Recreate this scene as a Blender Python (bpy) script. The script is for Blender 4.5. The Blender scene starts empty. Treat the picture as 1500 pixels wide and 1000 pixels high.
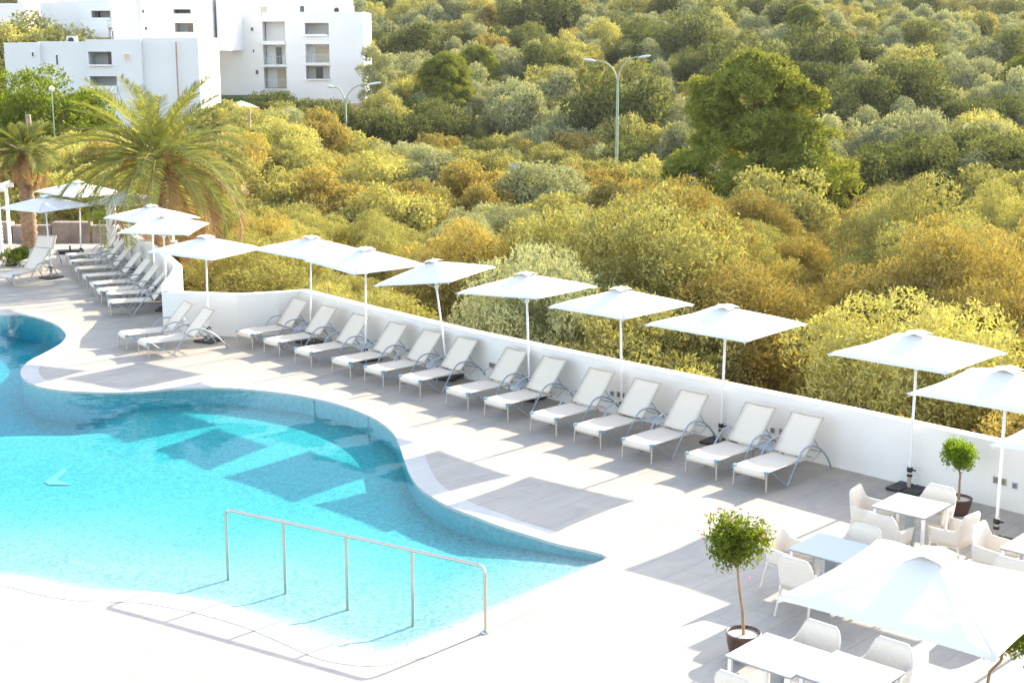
import bpy, math, random
import numpy as np
from mathutils import Vector, Matrix
random.seed(7)
SC = bpy.context.scene
COL = SC.collection
PI = math.pi
# ---------------------------------------------------------------- camera model
FPX, YH, CAMH = 2083.0, 60.0, 7.1
PITCH = math.atan2(500 - YH, FPX)
def ray(px, py):
    d0, d2 = (px - 750) / FPX, -(py - 500) / FPX
    c, s = math.cos(PITCH), math.sin(PITCH)
    return (d0, c + d2 * s, -s + d2 * c)
def gnd(px, py, z=0.0):            # photo point -> place on a level plane
    d = ray(px, py); t = (z - CAMH) / d[2]
    return Vector((d[0] * t, d[1] * t, z))
def at(px, py, Y):                 # photo point -> place at a known distance
    d = ray(px, py); t = Y / d[1]
    return Vector((d[0] * t, Y, CAMH + d[2] * t))
# ---------------------------------------------------------------- helpers
def tag(o, label=None, cat=None, group=None, kind=None):
    if label: o['label'] = label
    if cat: o['category'] = cat
    if group: o['group'] = group
    if kind: o['kind'] = kind
    return o
def empty(name, loc=(0, 0, 0), rz=0.0, label=None, cat=None, group=None):
    o = bpy.data.objects.new(name, None); COL.objects.link(o)
    o.location = loc; o.rotation_euler = (0, 0, rz); o.empty_display_size = .2
    return tag(o, label, cat, group)
class MB:
    def __init__(s): s.v = []; s.f = []; s.sm = []
    def add(s, vs, fs, smooth=False):
        n = len(s.v); s.v += [tuple(p) for p in vs]
        for f in fs: s.f.append(tuple(i + n for i in f)); s.sm.append(smooth)
        return s
    def box(s, lo, hi, M=None, bev=0.0):
        x0, y0, z0 = lo; x1, y1, z1 = hi
        vs = [(x0,y0,z0),(x1,y0,z0),(x1,y1,z0),(x0,y1,z0),(x0,y0,z1),(x1,y0,z1),(x1,y1,z1),(x0,y1,z1)]
        if M: vs = [M @ Vector(v) for v in vs]
        return s.add(vs, [(0,3,2,1),(4,5,6,7),(0,1,5,4),(1,2,6,5),(2,3,7,6),(3,0,4,7)])
    def tube(s, pts, r, n=8, caps=True, flat=1.0):
        pts = [Vector(p) for p in pts]
        rr = r if isinstance(r, (list, tuple)) else [r] * len(pts)
        rings = []; u = None
        for i, p in enumerate(pts):
            a = pts[max(0, i-1)]; b = pts[min(len(pts)-1, i+1)]
            t = (b - a).normalized()
            if u is None:
                u = t.orthogonal() if abs(t.z) > .9 else Vector((0,0,1)).cross(t)
            u = (u - t * u.dot(t)).normalized(); w = t.cross(u)
            rings.append([p + (u * math.cos(k*2*PI/n) * flat + w * math.sin(k*2*PI/n)) * rr[i] for k in range(n)])
        vs = [v for rg in rings for v in rg]; fs = []
        for i in range(len(rings)-1):
            for k in range(n):
                fs.append((i*n+k, i*n+(k+1)%n, (i+1)*n+(k+1)%n, (i+1)*n+k))
        s.add(vs, fs, True)
        if caps:
            s.add(rings[0], [tuple(range(n))[::-1]]); s.add(rings[-1], [tuple(range(n))])
        return s
    def lathe(s, prof, n=24, c=(0,0,0)):
        vs = [(c[0]+r*math.cos(k*2*PI/n), c[1]+r*math.sin(k*2*PI/n), c[2]+z) for r, z in prof for k in range(n)]
        fs = [(i*n+k, i*n+(k+1)%n, (i+1)*n+(k+1)%n, (i+1)*n+k) for i in range(len(prof)-1) for k in range(n)]
        return s.add(vs, fs, True)
    def prism(s, poly, z0, z1):
        n = len(poly)
        s.add([(p[0],p[1],z0) for p in poly] + [(p[0],p[1],z1) for p in poly],
              [tuple(range(n))[::-1], tuple(range(n, 2*n))] + [(i,(i+1)%n,(i+1)%n+n,i+n) for i in range(n)])
        return s
    def build(s, name, mat, parent=None, bevel=0.0, solid=0.0, sub=0):
        me = bpy.data.meshes.new(name); me.from_pydata(s.v, [], s.f)
        me.polygons.foreach_set('use_smooth', s.sm); me.update()
        me.materials.append(mat)
        o = bpy.data.objects.new(name, me); COL.objects.link(o)
        if parent: o.parent = parent
        if solid: m = o.modifiers.new('thick', 'SOLIDIFY'); m.thickness = solid; m.offset = 0
        if sub: m = o.modifiers.new('sub', 'SUBSURF'); m.levels = m.render_levels = sub
        if bevel: m = o.modifiers.new('bev', 'BEVEL'); m.width = bevel; m.segments = 2; m.limit_method = 'ANGLE'
        return o
def tree_children(o): return list(o.children)
def copy_tree(o, parent=None):
    kids = KIDS.get(o.name) or list(o.children)
    c = o.copy(); COL.objects.link(c); c.parent = parent
    for ch in kids: copy_tree(ch, c)
    return c
KIDS = {}
def remember(o):
    KIDS[o.name] = list(o.children)
    for ch in o.children: remember(ch)
def sstep(a, b, x):
    t = min(1.0, max(0.0, (x - a) / (b - a))); return t * t * (3 - 2 * t)
# ---------------------------------------------------------------- materials
def mat(name):
    m = bpy.data.materials.new(name); m.use_nodes = True
    nt = m.node_tree; b = nt.nodes['Principled BSDF']
    return m, nt, b
def N(nt, t, **kw):
    n = nt.nodes.new(t)
    for k, v in kw.items(): setattr(n, k, v)
    return n
def simple(name, col, rough=.6, metal=0.0, var=0.0, scale=8.0, bump=0.0, bscale=60, transl=0.0, spec=.5):
    m, nt, b = mat(name); L = nt.links
    b.inputs['Base Color'].default_value = (*col, 1); b.inputs['Roughness'].default_value = rough
    b.inputs['Metallic'].default_value = metal; b.inputs['Specular IOR Level'].default_value = spec
    tc = N(nt, 'ShaderNodeTexCoord')
    if var:
        no = N(nt, 'ShaderNodeTexNoise'); no.inputs['Scale'].default_value = scale; no.inputs['Detail'].default_value = 6
        L.new(tc.outputs['Object'], no.inputs['Vector'])
        r = N(nt, 'ShaderNodeValToRGB'); L.new(no.outputs['Fac'], r.inputs['Fac'])
        r.color_ramp.elements[0].position = .3; r.color_ramp.elements[1].position = .7
        r.color_ramp.elements[0].color = (*[c*(1-var) for c in col], 1)
        r.color_ramp.elements[1].color = (*[min(1, c*(1+var*.6)) for c in col], 1)
        L.new(r.outputs['Color'], b.inputs['Base Color'])
    if bump:
        no = N(nt, 'ShaderNodeTexNoise'); no.inputs['Scale'].default_value = bscale; no.inputs['Detail'].default_value = 3
        L.new(tc.outputs['Object'], no.inputs['Vector'])
        bp = N(nt, 'ShaderNodeBump'); bp.inputs['Strength'].default_value = bump; bp.inputs['Distance'].default_value = .01
        L.new(no.outputs['Fac'], bp.inputs['Height']); L.new(bp.outputs['Normal'], b.inputs['Normal'])
    if transl:
        tr = N(nt, 'ShaderNodeBsdfTranslucent'); tr.inputs['Color'].default_value = (*col, 1)
        mx = N(nt, 'ShaderNodeMixShader'); mx.inputs['Fac'].default_value = transl
        L.new(b.outputs[0], mx.inputs[1]); L.new(tr.outputs[0], mx.inputs[2])
        L.new(mx.outputs[0], nt.nodes['Material Output'].inputs['Surface'])
    return m
def leafmat(name, c1, c2, transl=.45, tcol=None, ov=.5):
    m, nt, b = mat(name); L = nt.links
    geo = N(nt, 'ShaderNodeNewGeometry'); oi = N(nt, 'ShaderNodeObjectInfo')
    tc = N(nt, 'ShaderNodeTexCoord')
    no = N(nt, 'ShaderNodeTexNoise'); no.inputs['Scale'].default_value = .9; no.inputs['Detail'].default_value = 3
    L.new(tc.outputs['Object'], no.inputs['Vector'])
    a = N(nt, 'ShaderNodeMath', operation='MULTIPLY_ADD'); a.inputs[1].default_value = .45; a.inputs[2].default_value = -.22
    L.new(geo.outputs['Random Per Island'], a.inputs[0])
    d = N(nt, 'ShaderNodeMath', operation='MULTIPLY_ADD'); d.inputs[1].default_value = ov; d.inputs[2].default_value = -ov/2
    L.new(oi.outputs['Random'], d.inputs[0])
    e = N(nt, 'ShaderNodeMath', operation='ADD'); L.new(a.outputs[0], e.inputs[0]); L.new(d.outputs[0], e.inputs[1])
    g = N(nt, 'ShaderNodeMath', operation='ADD', use_clamp=True); L.new(e.outputs[0], g.inputs[0]); L.new(no.outputs['Fac'], g.inputs[1])
    mx = N(nt, 'ShaderNodeMix', data_type='RGBA'); L.new(g.outputs[0], mx.inputs['Factor'])
    mx.inputs['A'].default_value = (*c1, 1); mx.inputs['B'].default_value = (*c2, 1)
    L.new(mx.outputs['Result'], b.inputs['Base Color']); b.inputs['Roughness'].default_value = .9
    b.inputs['Specular IOR Level'].default_value = .03
    tr = N(nt, 'ShaderNodeBsdfTranslucent')
    k = N(nt, 'ShaderNodeMix', data_type='RGBA', blend_type='MULTIPLY'); k.inputs['Factor'].default_value = 1
    L.new(mx.outputs['Result'], k.inputs['A']); k.inputs['B'].default_value = (*(tcol or (1.5, 1.35, .6)), 1)
    L.new(k.outputs['Result'], tr.inputs['Color'])
    ms = N(nt, 'ShaderNodeMixShader'); ms.inputs['Fac'].default_value = transl
    L.new(b.outputs[0], ms.inputs[1]); L.new(tr.outputs[0], ms.inputs[2])
    L.new(ms.outputs[0], nt.nodes['Material Output'].inputs['Surface'])
    return m
M = {}
M['white_wall'] = simple('white_render', (.79, .77, .74), .85, var=.04, scale=1.5, bump=.25, bscale=40)
M['canopy'] = simple('canopy_fabric', (.80, .80, .79), .85, transl=.12, bump=.9, bscale=5)
M['pole'] = simple('white_powder_coat', (.80, .80, .80), .4)
M['dark'] = simple('black_plastic', (.018, .018, .022), .5, var=.2)
M['alu'] = simple('champagne_metal', (.52, .47, .40), .35, metal=.35, var=.1)
M['blue_alu'] = simple('grey_metal', (.33, .38, .43), .4, metal=.3, var=.1)
M['capc'] = simple('joint_plastic', (.17, .30, .38), .5)
M['sling'] = simple('sling_mesh', (.82, .745, .65), .8, transl=.16, bump=.2, bscale=300)
M['wicker'] = simple('woven_resin', (.78, .72, .64), .65, var=.06, scale=40, bump=.7, bscale=140)
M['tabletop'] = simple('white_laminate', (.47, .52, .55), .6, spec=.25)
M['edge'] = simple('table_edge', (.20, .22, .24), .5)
M['steel'] = simple('stainless', (.50, .48, .44), .28, metal=.9)
M['pot'] = simple('glazed_pot', (.10, .05, .035), .25, var=.35, scale=4)
M['gravel'] = simple('white_pebbles', (.72, .70, .66), .9, var=.25, scale=60, bump=1, bscale=50)
M['bark'] = simple('bark', (.16, .11, .075), .9, var=.4, scale=6, bump=.6, bscale=30)
M['twig'] = simple('pale_twig', (.22, .165, .11), .9, var=.3, scale=6)
M['potbark'] = simple('smooth_bark', (.30, .19, .10), .8, var=.3, scale=12)
M['bwhite'] = simple('building_render', (.80, .80, .80), .9, var=.05, scale=.3)
M['bshade'] = simple('blue_grey_paint', (.42, .52, .56), .9)
M['glass'] = simple('dark_opening', (.06, .065, .07), .25)
M['shutter'] = simple('cream_shutter', (.62, .54, .40), .7, var=.1)
M['roofing'] = simple('roof_screed', (.55, .52, .47), .9, var=.1)
M['asphalt'] = simple('asphalt', (.06, .062, .07), .9, var=.2, scale=3)
M['kerb'] = simple('kerb_stone', (.45, .42, .38), .9, var=.1)
M['lampgreen'] = simple('lamp_paint', (.30, .40, .27), .6, var=.2, scale=3)
M['lamphead'] = simple('lamp_head', (.55, .58, .60), .4)
M['wood'] = simple('weathered_timber', (.38, .28, .20), .85, var=.3, scale=5)
M['stone'] = simple('terrace_stone', (.30, .24, .20), .9, var=.35, scale=2.5, bump=.8, bscale=6)
M['palmtrunk'] = simple('palm_trunk', (.26, .17, .10), .95, var=.45, scale=7, bump=1, bscale=18)
M['vent'] = simple('vent_metal', (.26, .25, .22), .5, metal=.3, var=.2, scale=30)
M['flower'] = simple('pink_petals', (.65, .16, .30), .7, transl=.3)
M['fruit'] = simple('orange_stalks', (.65, .30, .04), .7, transl=.2, var=.2)
LM = {
 'gold':  leafmat('leaf_gold', (.14, .115, .042), (.50, .41, .13), .26, (1.5, 1.35, .5)),
 'olive': leafmat('leaf_olive', (.155, .150, .060), (.54, .50, .18), .27, (1.45, 1.4, .55)),
 'grey':  leafmat('leaf_grey', (.155, .16, .088), (.49, .50, .26), .24, (1.25, 1.2, .65)),
 'bright': leafmat('leaf_bright', (.065, .105, .020), (.17, .20, .035), .5, (1.6, 1.6, .4)),
 'dark':  leafmat('leaf_dark', (.058, .072, .032), (.18, .19, .075), .35, (1.4, 1.4, .6)),
 'rust':  leafmat('leaf_rust', (.13, .075, .045), (.22, .13, .07), .35, (1.3, 1.1, .6)),
 'pine':  leafmat('leaf_pine', (.06, .078, .022), (.33, .36, .075), .32, (1.6, 1.5, .4), .12),
 'lime':  leafmat('leaf_lime', (.10, .17, .02), (.22, .30, .035), .5, (1.5, 1.5, .35)),
 'palm':  leafmat('leaf_palm', (.11, .135, .045), (.32, .335, .115), .4, (1.5, 1.4, .5)),
 'dead':  leafmat('leaf_dead', (.22, .14, .065), (.36, .25, .12), .35, (1.3, 1.1, .7)),
}
# deck stone: slabs laid parallel to the long wall, streaky veins
def deck_material(name, base, vein, joint, scale_t, veins=1.0, ang=-46.5):
    m, nt, b = mat(name); L = nt.links
    tc = N(nt, 'ShaderNodeTexCoord'); mp = N(nt, 'ShaderNodeMapping')
    mp.inputs['Rotation'].default_value[2] = math.radians(ang)
    L.new(tc.outputs['Object'], mp.inputs['Vector'])
    st = N(nt, 'ShaderNodeMapping'); st.inputs['Scale'].default_value = (.8, 2.2, 1)
    L.new(mp.outputs[0], st.inputs['Vector'])
    n1 = N(nt, 'ShaderNodeTexNoise'); n1.inputs['Scale'].default_value = 1.3; n1.inputs['Detail'].default_value = 9; n1.inputs['Distortion'].default_value = 1.3
    L.new(st.outputs[0], n1.inputs['Vector'])
    r = N(nt, 'ShaderNodeValToRGB'); L.new(n1.outputs['Fac'], r.inputs['Fac'])
    el = r.color_ramp.elements; el[0].position = .34; el[0].color = (*vein, 1); el[1].position = .62; el[1].color = (*base, 1)
    br = N(nt, 'ShaderNodeTexBrick'); br.inputs['Scale'].default_value = scale_t
    br.inputs['Mortar Size'].default_value = .004; br.inputs['Mortar Smooth'].default_value = .1
    br.inputs['Brick Width'].default_value = 1.0; br.inputs['Row Height'].default_value = .5; br.offset = .5
    br.inputs['Color1'].default_value = (1, 1, 1, 1); br.inputs['Color2'].default_value = (.93, .935, .94, 1); br.inputs['Mortar'].default_value = (*joint, 1)
    L.new(mp.outputs[0], br.inputs['Vector'])
    mx = N(nt, 'ShaderNodeMix', data_type='RGBA', blend_type='MULTIPLY'); mx.inputs['Factor'].default_value = 1
    L.new(r.outputs['Color'], mx.inputs['A']); L.new(br.outputs['Color'], mx.inputs['B'])
    L.new(mx.outputs['Result'], b.inputs['Base Color'])
    b.inputs['Roughness'].default_value = .55; b.inputs['Specular IOR Level'].default_value = .3
    return m
M['deck'] = deck_material('deck_stone', (.41, .37, .325), (.345, .32, .29), (.6, .58, .56), 1.0)
M['coping'] = deck_material('coping_stone', (.50, .495, .48), (.46, .46, .455), (.8, .8, .8), .5)
# pool mosaic
m, nt, b = mat('pool_mosaic'); L = nt.links
tc = N(nt, 'ShaderNodeTexCoord')
vo = N(nt, 'ShaderNodeTexVoronoi'); vo.inputs['Scale'].default_value = 24
L.new(tc.outputs['Object'], vo.inputs['Vector'])
r = N(nt, 'ShaderNodeValToRGB'); L.new(vo.outputs['Color'], r.inputs['Fac'])
e = r.color_ramp.elements; e[0].position = .15; e[0].color = (.23, .22, .22, 1); e[1].position = .85; e[1].color = (.40, .355, .355, 1)
no = N(nt, 'ShaderNodeTexNoise'); no.inputs['Scale'].default_value = .6; no.inputs['Detail'].default_value = 5; L.new(tc.outputs['Object'], no.inputs['Vector'])
mx = N(nt, 'ShaderNodeMix', data_type='RGBA', blend_type='MULTIPLY'); mx.inputs['Factor'].default_value = 1
r2 = N(nt, 'ShaderNodeValToRGB'); L.new(no.outputs['Fac'], r2.inputs['Fac'])
r2.color_ramp.elements[0].position = .3; r2.color_ramp.elements[0].color = (.80, .94, .95, 1); r2.color_ramp.elements[1].position = .7; r2.color_ramp.elements[1].color = (1, 1, 1, 1)
L.new(r.outputs['Color'], mx.inputs['A']); L.new(r2.outputs['Color'], mx.inputs['B']); L.new(mx.outputs['Result'], b.inputs['Base Color'])
b.inputs['Roughness'].default_value = .6
M['mosaic'] = m
M['wall_tile'] = simple('turquoise_tile', (.17, .31, .34), .5, var=.2, scale=14)
# water: clear surface that reflects by fresnel, body that absorbs red
m, nt, b = mat('pool_water'); L = nt.links; nt.nodes.remove(b); out = nt.nodes['Material Output']
fr = N(nt, 'ShaderNodeFresnel'); fr.inputs['IOR'].default_value = 1.19
tr = N(nt, 'ShaderNodeBsdfTransparent'); gl = N(nt, 'ShaderNodeBsdfGlossy'); gl.inputs['Roughness'].default_value = .02
tc = N(nt, 'ShaderNodeTexCoord'); no = N(nt, 'ShaderNodeTexNoise'); no.inputs['Scale'].default_value = 1.8; no.inputs['Detail'].default_value = 2
L.new(tc.outputs['Object'], no.inputs['Vector'])
bp = N(nt, 'ShaderNodeBump'); bp.inputs['Strength'].default_value = .18; bp.inputs['Distance'].default_value = .02
L.new(no.outputs['Fac'], bp.inputs['Height']); L.new(bp.outputs['Normal'], gl.inputs['Normal'])
gb = N(nt, 'ShaderNodeNewGeometry'); sb = N(nt, 'ShaderNodeMath', operation='SUBTRACT'); sb.inputs[0].default_value = 1; L.new(gb.outputs['Backfacing'], sb.inputs[1])
sb2 = N(nt, 'ShaderNodeMath', operation='MULTIPLY'); sb2.inputs[1].default_value = .5; L.new(sb.outputs[0], sb2.inputs[0])
mf = N(nt, 'ShaderNodeMath', operation='MULTIPLY'); L.new(fr.outputs[0], mf.inputs[0]); L.new(sb2.outputs[0], mf.inputs[1])
ms = N(nt, 'ShaderNodeMixShader'); L.new(mf.outputs[0], ms.inputs[0]); L.new(tr.outputs[0], ms.inputs[1]); L.new(gl.outputs[0], ms.inputs[2])
L.new(ms.outputs[0], out.inputs['Surface'])
va = N(nt, 'ShaderNodeVolumeAbsorption'); va.inputs['Color'].default_value = (.02, .93, .975, 1); va.inputs['Density'].default_value = 1.2
L.new(va.outputs[0], out.inputs['Volume'])
M['water'] = m
# wild ground
m, nt, b = mat('dry_ground'); L = nt.links
tc = N(nt, 'ShaderNodeTexCoord'); no = N(nt, 'ShaderNodeTexNoise'); no.inputs['Scale'].default_value = .25; no.inputs['Detail'].default_value = 8
L.new(tc.outputs['Object'], no.inputs['Vector']); r = N(nt, 'ShaderNodeValToRGB'); L.new(no.outputs['Fac'], r.inputs['Fac'])
e = r.color_ramp.elements; e[0].position = .35; e[0].color = (.09, .08, .035, 1); e[1].position = .65; e[1].color = (.26, .16, .09, 1)
L.new(r.outputs['Color'], b.inputs['Base Color']); b.inputs['Roughness'].default_value = 1
M['ground'] = m
# ---------------------------------------------------------------- setting: terrain
def terr(x, y):
    left = sstep(-11, -17, x) if y < 100 else sstep(-11 + 0, -19, x)
    low = -3.5 - .5 * sstep(60, 115, y)
    z = low * (1 - left) + (-.35 - .5 * sstep(60, 90, y)) * left
    hill = max(0.0, y - 118) * .089
    hill *= sstep(112, 165, y) ** .5 if y > 112 else 0
    z += hill if left < .01 else hill * (1 - left) + left * max(0.0, (y - 165) * .075)
    z += .25 * math.sin(x * .31 + y * .17) * math.sin(y * .23 - x * .11) * (0 if y < 24 else 1) * (1 - .8 * left)
    z += sstep(140, 260, y) * (1.6 * math.sin(x * .05 + 1) + 1.2 * math.sin(x * .021 + y * .03))
    return z
xs = np.concatenate([np.linspace(-420, -60, 25), np.arange(-57, 60, 2.5), np.linspace(63, 420, 25)])
ys = np.concatenate([np.linspace(-60, 20, 8), np.arange(22, 150, 2.5), np.linspace(153, 900, 90)])
g = MB(); nx = len(xs)
g.add([(x, y, terr(x, y)) for y in ys for x in xs],
      [(j*nx+i, j*nx+i+1, (j+1)*nx+i+1, (j+1)*nx+i) for j in range(len(ys)-1) for i in range(nx-1)], True)
tag(g.build('ground', M['ground']), kind='structure')
# ---------------------------------------------------------------- pool and deck
def smooth_poly(pts, n=6):
    out = []; P = [Vector(p[:2]) for p in pts]; k = len(P)
    for i in range(k-1):
        p0, p1, p2, p3 = P[max(0, i-1)], P[i], P[i+1], P[min(k-1, i+2)]
        for j in range(n):
            t = j / n
            out.append(.5*((2*p1)+(-p0+p2)*t+(2*p0-5*p1+4*p2-p3)*t*t+(-p0+3*p1-3*p2+p3)*t**3))
    return out + [P[-1]]
upper = [(-60,452),(0,461),(30,460),(60,466),(85,476),(98,490),(90,503),(68,516),(45,528),(33,540),(33,551),(50,563),(90,571),(150,574),(205,573),(250,569),
 (310,567),(370,570),(435,578),(495,591),(545,610),(575,631),(587,653),(594,673),(601,692),(614,712),(636,728),(662,742),(696,755),(732,769),(770,781),(820,796),(862,805)]
up = smooth_poly([gnd(*p) for p in upper], 4)
lower = [(884,811),(892,816),(886,820),(840,842),(780,870),(720,897),(660,922),(600,947)]
beach = [(553,957),(500,950),(440,925),(390,905),(340,890),(290,878),(230,868),(180,866),(130,864),(90,858),(45,847),(0,841),(-60,838),(-160,838)]
bp_ = smooth_poly([gnd(*p) for p in beach], 4)
ol = up + [gnd(*p).xy for p in lower] + bp_
ol += [Vector((-13.5, 16.5)), Vector((-17.5, 20)), Vector((-20, 28)), Vector((-19, 35)), Vector((-17, 38.3))]
if sum((a.x*b.y - b.x*a.y) for a, b in zip(ol, ol[1:] + ol[:1])) < 0: ol = ol[::-1]      # counter-clockwise
def offset(poly, d):
    n = len(poly); res = []
    for i in range(n):
        a, b, c = poly[i-1], poly[i], poly[(i+1) % n]
        t = ((b-a).normalized() + (c-b).normalized()).normalized()
        res.append(b + Vector((t.y, -t.x)) * d)
    return res
from mathutils.geometry import delaunay_2d_cdt
def poly_with_hole(outer, hole):
    vs = [Vector(p[:2]) for p in outer] + [Vector(p[:2]) for p in hole]
    no, nh = len(outer), len(hole)
    ed = [(i, (i+1) % no) for i in range(no)] + [(no+i, no+(i+1) % nh) for i in range(nh)]
    V, E, F, *_ = delaunay_2d_cdt(vs, ed, [], 1, 1e-6)
    def inside(p, poly):
        c = False; n = len(poly)
        for i in range(n):
            a, b = poly[i], poly[i-1]
            if (a[1] > p[1]) != (b[1] > p[1]) and p[0] < (b[0]-a[0])*(p[1]-a[1])/(b[1]-a[1])+a[0]: c = not c
        return c
    Fk = []
    for f in F:
        q = sum((V[i] for i in f), Vector((0, 0))) / len(f)
        if not inside(q, hole) and inside(q, outer): Fk.append(f)
    return V, Fk
# wall lines (deck side)
wallA = [Vector(p) for p in ((13.2, 15.15), (9.8, 18.74), (7.69, 20.96), (5.62, 23.14), (2.8, 25.95), (.9, 27.85), (-.88, 29.65), (-3.2, 32.3), (-5.25, 34.78), (-5.75, 34.45), (-6.7, 34.15), (-7.9, 34.4), (-8.62, 34.5))]
wallB = [Vector(p) for p in ((-8.62, 34.5), (-8.9, 35.6), (-9.05, 37.2), (-9.3, 38.7), (-10.4, 41.4), (-11.05, 42.8), (-13.45, 47.6))]
outer = [(13.2, 15.15)] + [tuple(p) for p in wallA[1:]] + [tuple(p) for p in wallB[1:]] + [(-13.6, 50.5), (-24, 50.5), (-24, -8), (13.2, -8)]
cop_in = ol; cop_out = offset(ol, .36)
V, F = poly_with_hole(outer, cop_out)
dk = MB(); n0 = len(V)
dk.add([(v.x, v.y, 0) for v in V], [tuple(f) for f in F])
o_ = [Vector(p) for p in outer]
dk.add([(p.x, p.y, -.001) for p in o_] + [(p.x, p.y, -4.2) for p in o_], [(i, (i+1) % len(o_), (i+1) % len(o_)+len(o_), i+len(o_)) for i in range(len(o_))])
tag(dk.build('pool_deck', M['deck']), kind='structure')
cp = MB(); n = len(ol)
ring = lambda pts, z: [(p.x, p.y, z) for p in pts]
ov = offset(ol, -.02)
cp.add(ring(cop_out, .004) + ring(ov, .004) + ring(ov, -.045) + ring(cop_out, -.06),
       [(i, (i+1) % n, n+(i+1) % n, n+i) for i in range(n)] + [(n+i, n+(i+1) % n, 2*n+(i+1) % n, 2*n+i) for i in range(n)] + [(2*n+i, 2*n+(i+1) % n, 3*n+(i+1) % n, 3*n+i) for i in range(n)])
tag(cp.build('pool_coping', M['coping']), kind='structure')
pw = MB(); of = offset(ol, .01)
pw.add(ring(of, -.02) + ring(of, -1.7), [(i, (i+1) % n, n+(i+1) % n, n+i) for i in range(n)])
tag(pw.build('pool_wall', M['wall_tile']), kind='structure')
# pool floor: beach ramp rising to the lower edges, deeper lagoon to the left
edge = [gnd(892, 815).xy, gnd(553, 957).xy, gnd(440, 925).xy, gnd(290, 878).xy, gnd(130, 864).xy, gnd(0, 841).xy, gnd(-160, 838).xy]
def dseg(p, a, b):
    t = max(0, min(1, (p-a).dot(b-a) / (b-a).length_squared)); return (p-a-(b-a)*t).length
G1, G2 = gnd(0, 608).xy, gnd(165, 604).xy
def pdepth(x, y):
    p = Vector((x, y)); d = min(dseg(p, edge[i], edge[i+1]) * (1.7 if i == 0 else 1) for i in range(len(edge)-1))
    z = -.05 - .09 * sstep(.05, .5, d) - .25 * sstep(.3, 5.5, d)
    yl = G1.y + (x - G1.x) * (G2.y - G1.y) / (G2.x - G1.x)
    deep = sstep(-.15, .25, y - yl) * sstep(-7.6, -9.0, x)
    return z - deep * .30
fx = np.arange(-21, 2.4, .2); fy = np.arange(14, 39.5, .2)
fl = MB(); nx = len(fx)
def in_poly(x, y, poly):
    c = False
    for i in range(len(poly)):
        a, b = poly[i], poly[i-1]
        if (a[1] > y) != (b[1] > y) and x < (b[0]-a[0])*(y-a[1])/(b[1]-a[1])+a[0]: c = not c
    return c
big_ = offset(ol, .3)
keep = [(j, i) for j in range(len(fy)-1) for i in range(nx-1) if in_poly(fx[i]+.1, fy[j]+.1, big_)]
fl.add([(x, y, pdepth(x, y)) for y in fy for x in fx], [(j*nx+i, j*nx+i+1, (j+1)*nx+i+1, (j+1)*nx+i) for j, i in keep], True)
tag(fl.build('pool_floor', M['mosaic']), kind='structure')
wt = MB(); wo = offset(ol, .004); wt.prism([p for p in wo], -1.65, -.018)
tag(wt.build('pool_water', M['water']), kind='structure')
# expansion joints across the deck
jt = MB()
AX = Vector((.69, .724)); RW = Vector((.724, -.69))
def joint(a, b, w=.012):
    a, b = Vector(a[:2]), Vector(b[:2]); t = (b-a).normalized(); nn = Vector((-t.y, t.x))*w
    jt.add([(q.x, q.y, .004) for q in (a-nn, b-nn, b+nn, a+nn)], [(0, 1, 2, 3)])
for a, b in (((600,628),(672,608)), ((722,667),(955,688-80)), ((852,719),(1010,672)), ((440,560),(520,538)), ((250,545),(345,525)), ((900,790),(1080,738))):
    joint(gnd(*a), gnd(*b))
tag(jt.build('deck_joints', simple('joint_grout', (.36, .35, .34), .9)), kind='structure')
# ---------------------------------------------------------------- white boundary walls
def wall(line, name, label, h=1.05, th=.22, drop=-3.9):
    n = len(line); L_ = []; R_ = []
    for i in range(n):
        a = line[max(0, i-1)]; b = line[min(n-1, i+1)]; t = (b-a).normalized(); nn = Vector((t.y, -t.x))
        L_.append(line[i]); R_.append(line[i] + nn * th)
    w = MB()
    w.add(ring(L_, -.02) + ring(L_, h) + ring(R_, h) + ring(R_, drop),
          [(i+k*n, i+1+k*n, i+1+(k+1)*n, i+(k+1)*n) for i in range(n-1) for k in range(3)])
    w.add([(L_[0].x, L_[0].y, -.02), (L_[0].x, L_[0].y, h), (R_[0].x, R_[0].y, h), (R_[0].x, R_[0].y, drop)], [(0,1,2,3)])
    w.add([(L_[-1].x, L_[-1].y, -.02), (L_[-1].x, L_[-1].y, h), (R_[-1].x, R_[-1].y, h), (R_[-1].x, R_[-1].y, drop)], [(3,2,1,0)])
    root = empty(name, (0, 0, 0), 0, label, 'wall')
    w.build('wall_body', M['white_wall'], root)
    return root
wa = wall(wallA, 'boundary_wall', 'long low white rendered wall behind the main row of loungers, angling down to the right')
wb = wall(wallB, 'boundary_wall', 'low white rendered wall curving away to the far left behind the crowded loungers')
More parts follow.
